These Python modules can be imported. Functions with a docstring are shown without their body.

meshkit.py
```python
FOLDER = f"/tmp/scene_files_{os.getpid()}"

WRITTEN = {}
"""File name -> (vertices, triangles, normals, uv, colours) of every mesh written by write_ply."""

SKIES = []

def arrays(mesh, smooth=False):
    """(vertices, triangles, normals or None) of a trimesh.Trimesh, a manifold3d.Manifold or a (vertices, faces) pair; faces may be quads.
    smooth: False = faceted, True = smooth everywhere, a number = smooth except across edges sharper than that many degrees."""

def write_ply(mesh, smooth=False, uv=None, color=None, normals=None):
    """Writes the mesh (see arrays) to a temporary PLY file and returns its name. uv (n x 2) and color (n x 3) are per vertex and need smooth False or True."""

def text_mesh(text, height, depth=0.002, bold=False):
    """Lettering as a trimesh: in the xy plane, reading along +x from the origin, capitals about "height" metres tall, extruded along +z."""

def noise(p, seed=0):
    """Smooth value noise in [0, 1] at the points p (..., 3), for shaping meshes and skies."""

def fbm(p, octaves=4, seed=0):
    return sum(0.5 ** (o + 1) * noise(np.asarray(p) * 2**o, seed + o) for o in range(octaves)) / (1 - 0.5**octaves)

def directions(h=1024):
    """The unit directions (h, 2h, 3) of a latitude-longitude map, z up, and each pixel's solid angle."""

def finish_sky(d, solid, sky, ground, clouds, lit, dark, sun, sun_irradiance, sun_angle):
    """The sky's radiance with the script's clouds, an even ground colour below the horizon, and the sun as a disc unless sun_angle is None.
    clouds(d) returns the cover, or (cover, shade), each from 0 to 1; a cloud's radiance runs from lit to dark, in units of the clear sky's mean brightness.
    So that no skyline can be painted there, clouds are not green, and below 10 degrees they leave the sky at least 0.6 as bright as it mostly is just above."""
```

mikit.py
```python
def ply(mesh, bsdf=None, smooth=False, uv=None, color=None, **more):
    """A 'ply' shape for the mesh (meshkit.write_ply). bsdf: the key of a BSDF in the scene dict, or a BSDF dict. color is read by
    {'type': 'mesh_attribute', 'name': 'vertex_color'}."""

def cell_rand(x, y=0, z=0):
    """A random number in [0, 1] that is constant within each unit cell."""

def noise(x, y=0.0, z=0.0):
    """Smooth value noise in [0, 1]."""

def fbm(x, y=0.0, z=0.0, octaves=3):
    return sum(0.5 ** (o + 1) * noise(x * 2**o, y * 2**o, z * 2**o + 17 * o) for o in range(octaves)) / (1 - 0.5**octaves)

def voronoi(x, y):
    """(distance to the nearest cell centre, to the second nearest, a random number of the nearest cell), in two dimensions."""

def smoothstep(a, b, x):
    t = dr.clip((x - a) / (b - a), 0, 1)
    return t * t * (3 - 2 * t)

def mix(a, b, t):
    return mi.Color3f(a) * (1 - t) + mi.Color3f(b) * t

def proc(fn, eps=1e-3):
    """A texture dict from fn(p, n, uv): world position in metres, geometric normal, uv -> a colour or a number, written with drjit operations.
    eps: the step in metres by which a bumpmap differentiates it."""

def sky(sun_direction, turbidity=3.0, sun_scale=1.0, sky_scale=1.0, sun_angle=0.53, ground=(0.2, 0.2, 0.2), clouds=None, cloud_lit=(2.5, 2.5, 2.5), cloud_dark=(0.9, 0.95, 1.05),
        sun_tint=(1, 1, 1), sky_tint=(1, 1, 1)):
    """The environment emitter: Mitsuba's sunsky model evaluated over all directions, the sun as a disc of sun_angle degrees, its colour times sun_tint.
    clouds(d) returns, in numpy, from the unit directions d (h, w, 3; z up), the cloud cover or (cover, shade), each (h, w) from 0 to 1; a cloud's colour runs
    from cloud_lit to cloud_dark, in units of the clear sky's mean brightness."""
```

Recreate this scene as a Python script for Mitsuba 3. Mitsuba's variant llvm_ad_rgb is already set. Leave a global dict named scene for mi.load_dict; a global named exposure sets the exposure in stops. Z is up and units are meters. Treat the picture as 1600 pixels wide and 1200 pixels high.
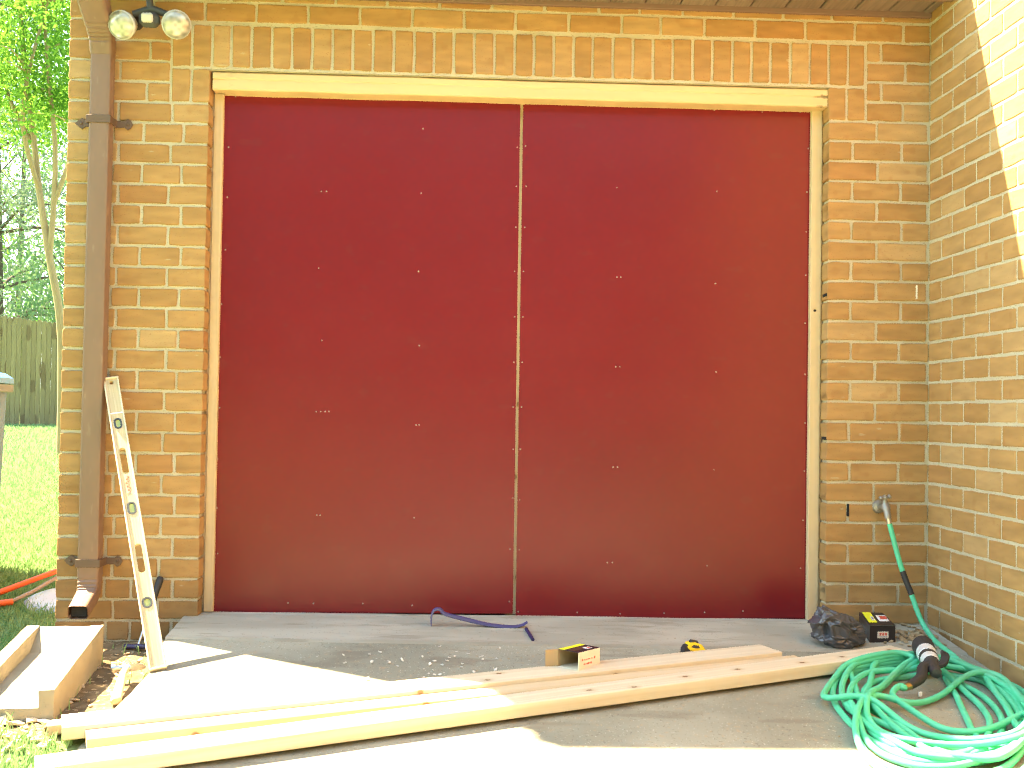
import math, random
import numpy as np, trimesh
import drjit as dr
import mitsuba as mi
import mikit, meshkit
from mikit import noise, fbm, voronoi, cell_rand, smoothstep, mix, proc

scene, labels = {}, {}
rng = np.random.default_rng(7)
A = np.array

# ------------------------------------------------------------------ camera, light, exposure
def norm(v):
    v = np.asarray(v, float)
    return v / np.linalg.norm(v)

CAM = A([-0.2504, -4.5116, 0.8147])
FWD, UP = A([0.049164, 0.998449, 0.025997]), A([-0.015913, -0.025244, 0.999555])
scene['camera'] = {'type': 'perspective', 'fov': 48.5085, 'fov_axis': 'x', 'near_clip': 0.05, 'far_clip': 500.0,
                   'to_world': mi.ScalarTransform4f().look_at(origin=CAM.tolist(), target=(CAM + FWD).tolist(), up=UP.tolist())}
SUN = norm([-0.68, 0.365, 1.0])
scene['sky_light'] = mikit.sky(SUN.tolist(), turbidity=3.5, ground=(0.25, 0.24, 0.16), sun_tint=(1.0, 0.94, 0.80), sky_tint=(0.97, 0.91, 0.72))
exposure = 5.07

# ------------------------------------------------------------------ helpers
def rgb(*c):
    return {'type': 'rgb', 'value': list(c)}

def mat(name, color, rough=0.6, bump=None, bscale=0.001, eps=1e-3, **kw):
    c = color if isinstance(color, dict) else rgb(*color)
    b = {'type': 'principled', 'base_color': c, 'roughness': rough, **kw}
    if bump is not None:
        b = {'type': 'bumpmap', 'tex': proc(bump, eps), 'scale': bscale, 'bsdf': b}
    scene['mat_' + name] = {'type': 'twosided', 'b': b}

def leafmat(name, c, t):
    scene['mat_' + name] = {'type': 'principledthin', 'base_color': c if isinstance(c, dict) else rgb(*c), 'roughness': 0.45, 'diff_trans': t, 'spec_trans': 0.0}

COUNT = {}
def key_of(name, parent=None):
    base = (parent + '__' if parent else '') + name
    n = COUNT.get(base, -1) + 1
    COUNT[base] = n
    return base if n == 0 else f'{base}_{n:03d}'

TILT = [0.0]        # the slab also falls a little towards the house corner; what lies on it follows
def tilted(mesh):
    if not TILT[0]: return mesh
    v = np.array(mesh.vertices if hasattr(mesh, 'vertices') else mesh[0], float)
    f = mesh.faces if hasattr(mesh, 'faces') else mesh[1]
    v[:, 2] -= TILT[0] * np.clip(v[:, 0] + 1.2, 0, 3) * np.clip(1 - (v[:, 2] - 0.1) / 0.25, 0, 1)
    return trimesh.Trimesh(v, f, process=False)

def obj(name, mesh, m, parent=None, smooth=False, uv=None):
    mesh = tilted(mesh)
    k = key_of(name, parent)
    scene[k] = mikit.ply(mesh, 'mat_' + m, smooth=smooth, uv=uv)
    return k

def tag(k, label=None, category=None, group=None, kind=None):
    d = {a: b for a, b in (('label', label), ('category', category), ('group', group), ('kind', kind)) if b}
    labels[k] = d
    return k

def thing(name, label, category, group=None):
    return tag(key_of(name), label, category, group)

def cat(*ms):
    V, F, o = [], [], 0
    for m in ms:
        v, f = (m.vertices, m.faces) if hasattr(m, 'vertices') else m
        v, f = np.asarray(v, float), np.asarray(f, int)
        if f.shape[1] == 4:
            f = np.vstack([f[:, [0, 1, 2]], f[:, [0, 2, 3]]])
        V.append(v); F.append(f + o); o += len(v)
    return trimesh.Trimesh(np.vstack(V), np.vstack(F), process=False)

def rotz(a):
    c, s = math.cos(a), math.sin(a)
    return A([[c, -s, 0], [s, c, 0], [0, 0, 1.0]])

def frame(z, x=(1, 0, 0)):
    """columns: x-ish, y, z axes with z along the given direction"""
    z = norm(z)
    x = np.asarray(x, float) - z * np.dot(x, z)
    if np.linalg.norm(x) < 1e-6:
        x = np.cross(z, [0.3, 0.5, 0.8])
    x = norm(x)
    return np.stack([x, np.cross(z, x), z], 1)

def put(m, loc=(0, 0, 0), rot=None):
    v = np.array(m.vertices if hasattr(m, 'vertices') else m[0], float)
    f = np.array(m.faces if hasattr(m, 'faces') else m[1])
    if rot is not None:
        v = v @ np.asarray(rot).T
    return trimesh.Trimesh(v + np.asarray(loc, float), f, process=False)

def bbox(c, s, ch=0.003, rot=None):
    """box with chamfered edges, centre c, size s"""
    h = np.asarray(s, float) / 2
    ch = min(ch, h.min() * 0.8)
    pts = [A([sx, sy, sz]) * (h - A([ch, ch, ch]) * (1 - np.eye(3)[k])) for sx in (-1, 1) for sy in (-1, 1) for sz in (-1, 1) for k in range(3)]
    hull = trimesh.Trimesh(np.array(pts)).convex_hull
    return put(hull, c, rot)

def catmull(P, step):
    P = np.asarray(P, float)
    Q = np.vstack([2 * P[0] - P[1], P, 2 * P[-1] - P[-2]])
    out = []
    for i in range(1, len(Q) - 2):
        p0, p1, p2, p3 = Q[i - 1:i + 3]
        n = max(2, int(np.linalg.norm(p2 - p1) / step))
        t = (np.arange(n) / n)[:, None]
        out.append(0.5 * (2 * p1 + (p2 - p0) * t + (2 * p0 - 5 * p1 + 4 * p2 - p3) * t**2 + (3 * p1 - p0 - 3 * p2 + p3) * t**3))
    return np.vstack(out + [P[-1:]])

def sweep(points, section, radii=1.0, up=None, cap=True):
    """section (m x 2) swept along points with scale radii; returns mesh and uv (u along, v round)"""
    P = np.asarray(points, float)
    n, m = len(P), len(section)
    T = np.gradient(P, axis=0)
    T /= np.linalg.norm(T, axis=1, keepdims=True) + 1e-12
    X = np.zeros_like(P)
    x = np.asarray(up, float) if up is not None else np.cross(T[0], [0.12, 0.31, 0.94])
    for i in range(n):
        if up is not None:
            x = np.asarray(up, float)
        x = x - T[i] * np.dot(x, T[i])
        x = norm(x)
        X[i] = x
    Y = np.cross(T, X)
    r = np.broadcast_to(np.asarray(radii, float), (n,))
    S = np.asarray(section, float)
    V = P[:, None] + r[:, None, None] * (S[None, :, :1] * X[:, None] + S[None, :, 1:] * Y[:, None])
    i, j = np.meshgrid(np.arange(n - 1), np.arange(m), indexing='ij')
    a, b = i * m + j, i * m + (j + 1) % m
    Fq = np.stack([a, b, b + m, a + m], -1).reshape(-1, 4)
    F = np.vstack([Fq[:, [0, 1, 2]], Fq[:, [0, 2, 3]]])
    V = V.reshape(-1, 3)
    s = np.r_[0, np.cumsum(np.linalg.norm(np.diff(P, axis=0), axis=1))]
    per = np.r_[0, np.cumsum(np.linalg.norm(np.diff(S, axis=0), axis=1))] * r.mean()
    uv = np.stack(np.meshgrid(s, per, indexing='ij'), -1).reshape(-1, 2)
    if cap:
        for e, base in ((0, 0), (1, (n - 1) * m)):
            c = len(V)
            V = np.vstack([V, V[base:base + m].mean(0)])
            uv = np.vstack([uv, uv[base:base + m].mean(0)])
            k = np.arange(m)
            t = np.stack([np.full(m, c), base + (k + 1) % m, base + k], 1)
            F = np.vstack([F, t if e == 0 else t[:, ::-1]])
    return trimesh.Trimesh(V, F, process=False), uv

def ring(m):
    t = np.arange(m) * 2 * np.pi / m
    return np.stack([np.cos(t), np.sin(t)], 1)

def tube(points, radii, sides=10):
    return sweep(points, ring(sides), radii)[0]

def lathe(profile, loc, axis, sides=28):
    """profile: list of (radius, height) revolved about axis"""
    P = np.asarray(profile, float)
    t = np.arange(sides) * 2 * np.pi / sides
    V = np.stack([P[:, None, 0] * np.cos(t), P[:, None, 0] * np.sin(t), np.broadcast_to(P[:, None, 1], (len(P), sides))], -1).reshape(-1, 3)
    i, j = np.meshgrid(np.arange(len(P) - 1), np.arange(sides), indexing='ij')
    a, b = i * sides + j, i * sides + (j + 1) % sides
    F = np.stack([a, b, b + sides, a + sides], -1).reshape(-1, 4)
    return put((V, np.vstack([F[:, [0, 1, 2]], F[:, [0, 2, 3]]])), loc, frame(axis))

def prism(outline, t, loc=(0, 0, 0), rot=None):
    from shapely.geometry import Polygon
    p = outline if hasattr(outline, 'exterior') else Polygon(outline)
    m = trimesh.creation.extrude_polygon(p, t, engine='earcut')
    return put(m, loc, rot)

def grid(xs, ys, fz):
    X, Y = np.meshgrid(xs, ys, indexing='ij')
    V = np.stack([X, Y, fz(X, Y)], -1).reshape(-1, 3)
    n, m = len(xs), len(ys)
    i, j = np.meshgrid(np.arange(n - 1), np.arange(m - 1), indexing='ij')
    a = (i * m + j).ravel()
    F = np.vstack([np.stack([a, a + m, a + m + 1], 1), np.stack([a, a + m + 1, a + 1], 1)])
    return V, F

# ------------------------------------------------------------------ materials
def brick_col(p, n, uv):
    i = dr.floor(uv.x)
    r1, r2, r3 = cell_rand(i, 3), cell_rand(i, 11), cell_rand(i, 29)
    base = mix((0.378, 0.220, 0.084), (0.338, 0.186, 0.065), r1)
    base = mix(base, (0.425, 0.275, 0.125), smoothstep(0.72, 1.0, r2) * 0.8)
    base = mix(base, (0.340, 0.165, 0.058), smoothstep(0.88, 1.0, r3) * 0.7)
    streak = fbm(p.x * 9 + 40 * r1, p.y * 9, p.z * 34 + 31 * r2, 3)
    base = base * (0.80 + 0.40 * streak)
    spk = noise(p.x * 260, p.y * 260, p.z * 260)
    base = mix(base, (0.25, 0.105, 0.035), smoothstep(0.80, 0.95, spk) * 0.45)
    blot = fbm(p.x * 22 + 3, p.y * 22, p.z * 22, 2)
    base = mix(base, (0.285, 0.135, 0.042), smoothstep(0.62, 0.82, blot) * 0.3)
    sm = fbm(p.x * 13 + 9, p.y * 13, p.z * 40 + 5, 3)
    base = mix(base, (0.46, 0.38, 0.26), smoothstep(0.82, 0.90, sm) * 0.5)
    dirt = smoothstep(0.50, 0.0, p.z + 0.25 * fbm(p.x * 5, p.y * 5, p.z * 3, 2)) * smoothstep(0.35, 0.65, fbm(p.x * 4 + 9, p.y * 4, p.z * 4, 3))
    return mix(base, (0.15, 0.090, 0.035), dirt * 0.55)

def brick_h(p, n, uv):
    return fbm(p.x * 55, p.y * 55, p.z * 120, 3) + 0.5 * noise(p.x * 330, p.y * 330, p.z * 330)

mat('brick', proc(brick_col), 0.78, brick_h, 0.0022, specular=0.3)

def mortar_col(p, n, uv):
    f = fbm(p.x * 14, p.y * 14, p.z * 14, 3)
    c = mix((0.405, 0.355, 0.245), (0.505, 0.450, 0.318), f)
    return mix(c, (0.30, 0.24, 0.15), smoothstep(0.72, 0.9, noise(p.x * 190, p.y * 190, p.z * 190)) * 0.6)
mat('mortar', proc(mortar_col), 0.9, lambda p, n, uv: fbm(p.x * 120, p.y * 120, p.z * 120, 2), 0.002, specular=0.2)

def conc_col(p, n, uv):
    f = fbm(p.x * 2.2, p.y * 3.1, 1.0, 4)
    c = mix((0.245, 0.232, 0.170), (0.345, 0.326, 0.242), smoothstep(0.25, 0.75, f))
    g = noise(p.x * 260, p.y * 200, 3.0)
    c = mix(c, (0.60, 0.57, 0.45), smoothstep(0.86, 0.97, g) * 0.6)
    g2 = noise(p.x * 190, p.y * 150, 13.0)
    c = mix(c, (0.13, 0.11, 0.075), smoothstep(0.78, 0.95, g2) * 0.5)
    g3 = noise(p.x * 75 + 7, p.y * 75, 23.0)
    c = mix(c, (0.40, 0.27, 0.15), smoothstep(0.82, 0.95, g3) * 0.5)
    st = fbm(p.x * 5 + 3, p.y * 14, 8.0, 3)
    return mix(c, (0.17, 0.14, 0.095), smoothstep(0.58, 0.78, st) * 0.45)
mat('concrete', proc(conc_col), 0.85, lambda p, n, uv: fbm(p.x * 95, p.y * 95, 0.5, 3), 0.004, specular=0.3)

def apron_col(p, n, uv):
    f = fbm(p.x * 3.0, p.y * 9.0, 4.0, 4)
    c = mix((0.350, 0.328, 0.250), (0.435, 0.410, 0.318), smoothstep(0.3, 0.7, f))
    st = fbm(p.x * 7, p.y * 30, 2.0, 3)
    c = mix(c, (0.225, 0.195, 0.145), smoothstep(0.58, 0.80, st) * 0.5)
    c = mix(c, (0.26, 0.22, 0.16), smoothstep(-0.235, -0.31, p.y + 0.03 * fbm(p.x * 6, 0.0, 1.0, 2)) * 0.45)
    return mix(c, (0.22, 0.18, 0.13), smoothstep(0.84, 0.96, noise(p.x * 170, p.y * 120, 1.0)) * 0.35)
mat('apron', proc(apron_col), 0.75, lambda p, n, uv: fbm(p.x * 60, p.y * 110, 0.5, 3), 0.0015, specular=0.3)

def wood(c0, c1, knot=(0.20, 0.10, 0.04), kn=0.055):
    def fn(p, n, uv):
        u, v = uv.x, uv.y
        w = fbm(u * 1.3, v * 11.0, 0.0, 2)
        ringv = noise(u * 0.9 + 3 * w, v * 75.0 + 5.0 * w, 2.0)
        fine = noise(u * 6.0, v * 420.0, 7.0)
        c = mix(c0, c1, 0.75 * ringv + 0.25 * fine)
        d, _, r = voronoi(u * 6.0, v * 7.5 + 0.3)
        k = smoothstep(kn * 1.5, kn * 0.7, d) * dr.select(r > 0.80, 1.0, 0.0)
        halo = smoothstep(kn * 4, kn, d) * dr.select(r > 0.80, 0.35, 0.0)
        c = mix(c, (c1[0] * 0.75, c1[1] * 0.62, c1[2] * 0.5), halo)
        return mix(c, knot, k * 0.85)
    return fn
pine = wood((0.66, 0.575, 0.410), (0.56, 0.455, 0.285))
mat('pine', proc(pine), 0.6, lambda p, n, uv: noise(uv.x * 5, uv.y * 300, 1.0), 0.0004, specular=0.35)
mat('pine_warm', proc(wood((0.62, 0.495, 0.315), (0.53, 0.395, 0.220))), 0.6, lambda p, n, uv: noise(uv.x * 5, uv.y * 300, 1.0), 0.0004, specular=0.35)
mat('pine_yellow', proc(wood((0.57, 0.450, 0.275), (0.51, 0.385, 0.210))), 0.55, specular=0.35)
mat('pine_weathered', proc(wood((0.60, 0.47, 0.30), (0.45, 0.32, 0.18))), 0.7, specular=0.3)

def header_col(p, n, uv):
    c = mix((0.63, 0.475, 0.250), (0.56, 0.405, 0.195), fbm(p.x * 3, p.y * 3, p.z * 30, 3))
    cr = noise(p.x * 2.2, 0.0, p.z * 95 + 3 * noise(p.x * 3, 1.0, 2.0))
    endw = smoothstep(0.85, 1.22, dr.abs(p.x + 0.05))
    c = mix(c, (0.34, 0.22, 0.10), smoothstep(0.86, 0.97, cr) * (0.10 + 0.5 * endw))
    rot = fbm(p.x * 30, p.y * 30, p.z * 50, 3)
    return mix(c, (0.20, 0.14, 0.07), smoothstep(0.60, 0.72, rot) * smoothstep(1.13, 1.23, dr.abs(p.x)) * 0.75)
mat('header', proc(header_col), 0.55, lambda p, n, uv: fbm(p.x * 8, p.y * 60, p.z * 130, 3), 0.0016, specular=0.4)

def red_col(p, n, uv):
    f = fbm(p.x * 1.7, 1.0, p.z * 1.7, 3)
    c = mix((0.152, 0.0098, 0.0140), (0.175, 0.0118, 0.0160), f)
    return mix(c, (0.16, 0.045, 0.035), smoothstep(0.70, 0.84, fbm(p.x * 16, 2.0, p.z * 19, 3)) * 0.16)
mat('red', proc(red_col), proc(lambda p, n, uv: 0.20 + 0.09 * fbm(p.x * 9, 0.0, p.z * 9, 3)) , lambda p, n, uv: noise(p.x * 420, 0.0, 3.0) + noise(2.0, 0.0, p.z * 420), 0.00012, 5e-4, specular=0.28)
mat('screw', (0.33, 0.24, 0.20), 0.5, metallic=0.3)
mat('panel_edge', (0.42, 0.27, 0.13), 0.8)

def brown_col(p, n, uv):
    c = mix((0.185, 0.110, 0.070), (0.215, 0.130, 0.085), fbm(p.x * 30, p.y * 30, p.z * 5, 3))
    return mix(c, (0.28, 0.19, 0.13), smoothstep(0.66, 0.8, fbm(p.x * 60, p.y * 60, p.z * 14, 3)) * 0.4)
mat('brown', proc(brown_col), 0.5, lambda p, n, uv: noise(p.x * 300, p.y * 300, p.z * 300), 0.0002, specular=0.45)
mat('brown_iron', (0.115, 0.068, 0.042), 0.6)
def soffit_col(p, n, uv):
    i = dr.floor(uv.x)
    c = mix((0.165, 0.118, 0.088), (0.205, 0.152, 0.115), cell_rand(i, 4))
    return c * (0.85 + 0.3 * noise(p.x * 160, p.y * 6, 1.0))
mat('soffit', proc(soffit_col), 0.7)
mat('frieze', (0.185, 0.112, 0.082), 0.6)
mat('shingle', proc(lambda p, n, uv: mix((0.05, 0.042, 0.036), (0.13, 0.105, 0.085), cell_rand(p.x * 3.3, dr.floor(p.y * 7), 1.0) * 0.6 + 0.4 * noise(p.x * 90, p.y * 90, 0.0))), 0.95)

mat('steel', (0.55, 0.54, 0.52), 0.32, metallic=1.0)
mat('dull_metal', (0.36, 0.34, 0.29), 0.5, metallic=0.8)
mat('silver', (0.66, 0.66, 0.64), 0.38, metallic=0.25)
mat('brass', (0.62, 0.42, 0.17), 0.35, metallic=1.0)
mat('black_rubber', (0.028, 0.026, 0.025), 0.6)
mat('black_plastic', (0.035, 0.033, 0.032), 0.42)
mat('dark_grey', (0.060, 0.062, 0.058), 0.5)
mat('hole_black', (0.012, 0.011, 0.010), 0.9)
def hose_col(p, n, uv):
    f = fbm(p.x * 26, p.y * 26, p.z * 26, 3)
    c = mix((0.085, 0.52, 0.275), (0.115, 0.58, 0.335), f)
    return mix(c, (0.20, 0.33, 0.18), smoothstep(0.55, 0.8, fbm(p.x * 9 + 2, p.y * 9, p.z * 30, 3)) * 0.35)
mat('hose', proc(hose_col), 0.42, lambda p, n, uv: noise(uv.x * 500, uv.y * 900, 0.0), 0.00015, 5e-4, specular=0.4)
mat('yellow', (0.86, 0.60, 0.02), 0.4)
mat('label_yellow', (0.80, 0.78, 0.03), 0.5)
mat('white', (0.80, 0.80, 0.78), 0.45)
mat('white_paint', (0.74, 0.70, 0.60), 0.7)
mat('red_ink', (0.62, 0.09, 0.05), 0.6)
mat('grey_ink', (0.28, 0.28, 0.34), 0.6)
mat('box_black', (0.022, 0.016, 0.018), 0.38)
mat('box_brown', (0.085, 0.042, 0.022), 0.45)
mat('card_white', (0.72, 0.64, 0.50), 0.7)
mat('card', (0.45, 0.29, 0.13), 0.85)
mat('pry_blue', (0.075, 0.072, 0.19), 0.32, specular=0.6, clearcoat=0.5)
mat('pry_dark', (0.030, 0.028, 0.085), 0.4)
mat('bag', proc(lambda p, n, uv: mix((0.050, 0.048, 0.052), (0.085, 0.081, 0.084), fbm(p.x * 25, p.y * 25, p.z * 25, 3))), 0.24, specular=0.7)
mat('level_cream', proc(lambda p, n, uv: mix((0.58, 0.47, 0.27), (0.50, 0.39, 0.20), noise(uv.x * 14, uv.y * 300, 0.0))), 0.45)
mat('level_edge', (0.62, 0.54, 0.38), 0.4)
mat('vial', (0.42, 0.44, 0.12), 0.15, specular=0.7)
mat('hammer_wood', (0.66, 0.50, 0.27), 0.55)
def splash_col(p, n, uv):
    c = mix((0.25, 0.22, 0.150), (0.33, 0.29, 0.205), fbm(p.x * 9, p.y * 9, p.z * 9, 4))
    return mix(c, (0.26, 0.22, 0.15), smoothstep(0.75, 0.92, noise(p.x * 120, p.y * 120, p.z * 120)) * 0.6)
mat('splash', proc(splash_col), 0.9, lambda p, n, uv: fbm(p.x * 90, p.y * 90, p.z * 90, 3), 0.003)
scene['mat_glass'] = {'type': 'dielectric', 'int_ior': 1.45}
mat('lamp_glass', proc(lambda p, n, uv: mix((0.26, 0.24, 0.19), (0.62, 0.57, 0.46), noise(p.x * 75, p.y * 75, p.z * 75))), 0.22, specular=0.7, metallic=0.35)
mat('reflector', (0.88, 0.87, 0.83), 0.18, metallic=1.0)
mat('lens_white', (0.46, 0.44, 0.37), 0.35)
mat('bin_blue', (0.055, 0.135, 0.30), 0.5)
mat('bin_rim', (0.10, 0.13, 0.16), 0.5)
mat('bin_lid', (0.045, 0.20, 0.50), 0.4)
mat('orange', (0.82, 0.115, 0.022), 0.4)
mat('grey_tube', (0.24, 0.20, 0.17), 0.5)
mat('pale_plastic', (0.46, 0.50, 0.58), 0.35)

def fence_col(p, n, uv):
    i = dr.floor(uv.x)
    c = mix((0.225, 0.18, 0.078), (0.175, 0.136, 0.054), cell_rand(i, 2))
    c = c * (0.75 + 0.5 * fbm(p.x * 40, p.y * 40, p.z * 2.2, 3))
    return mix(c, (0.10, 0.06, 0.02), smoothstep(0.74, 0.84, noise(p.x * 9 + 31 * cell_rand(i, 8), 0.0, p.z * 3.4)) * 0.7)
mat('fence', proc(fence_col), 0.8)
def bark_col(p, n, uv):
    return mix((0.22, 0.155, 0.070), (0.36, 0.27, 0.13), fbm(p.x * 20, p.y * 20, p.z * 4, 3))
mat('bark', proc(bark_col), 0.85)
mat('bark_dark', (0.085, 0.062, 0.042), 0.9)

def ground_col(p, n, uv):
    f = fbm(p.x * 3, p.y * 3, 0.0, 4)
    g = mix((0.11, 0.19, 0.06), (0.20, 0.29, 0.12), f)
    g = mix(g, (0.26, 0.23, 0.10), smoothstep(0.60, 0.78, fbm(p.x * 1.1 + 5, p.y * 1.1, 2.0, 3)) * 0.5)
    s = mix((0.095, 0.068, 0.038), (0.22, 0.165, 0.095), fbm(p.x * 28, p.y * 28, 3.0, 3))
    s = mix(s, (0.42, 0.33, 0.20), smoothstep(0.74, 0.86, noise(p.x * 75, p.y * 75, 2.0)) * 0.7)
    e = 0.22 * (fbm(p.x * 7, p.y * 7, 9.0, 3) - 0.5)
    near = smoothstep(-2.02, -1.72, p.x + e) * smoothstep(-1.42, -1.05, p.y + e) * smoothstep(0.9, 0.4, p.y + e)
    return mix(g, s, near)
mat('ground', proc(ground_col), 0.95, lambda p, n, uv: fbm(p.x * 45, p.y * 45, 0.0, 3), 0.012, specular=0.1)
leafmat('blade', proc(lambda p, n, uv: mix((0.16, 0.32, 0.10), (0.34, 0.46, 0.22), noise(p.x * 31, p.y * 31, 1.0))), 0.7)
leafmat('leaf_bright', proc(lambda p, n, uv: mix((0.085, 0.225, 0.03), (0.21, 0.38, 0.05), noise(p.x * 3, p.y * 3, p.z * 3))), 1.0)
leafmat('leaf_mid', proc(lambda p, n, uv: mix((0.10, 0.20, 0.08), (0.19, 0.29, 0.13), noise(p.x * 2, p.y * 2, p.z * 2))), 0.8)
leafmat('leaf_blue', proc(lambda p, n, uv: mix((0.14, 0.20, 0.13), (0.22, 0.28, 0.19), noise(p.x * 2, p.y * 2, p.z * 2))), 0.7)
leafmat('leaf_wood', proc(lambda p, n, uv: mix((0.04, 0.07, 0.018), (0.08, 0.11, 0.03), noise(p.x, p.y, p.z))), 0.5)
mat('dry_leaf', proc(lambda p, n, uv: mix((0.30, 0.19, 0.09), (0.50, 0.38, 0.22), noise(p.x * 90, p.y * 90, p.z * 90))), 0.8)
mat('wood_chip', proc(lambda p, n, uv: mix((0.45, 0.33, 0.19), (0.68, 0.57, 0.40), noise(p.x * 40, p.y * 40, p.z * 40))), 0.8)

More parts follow.
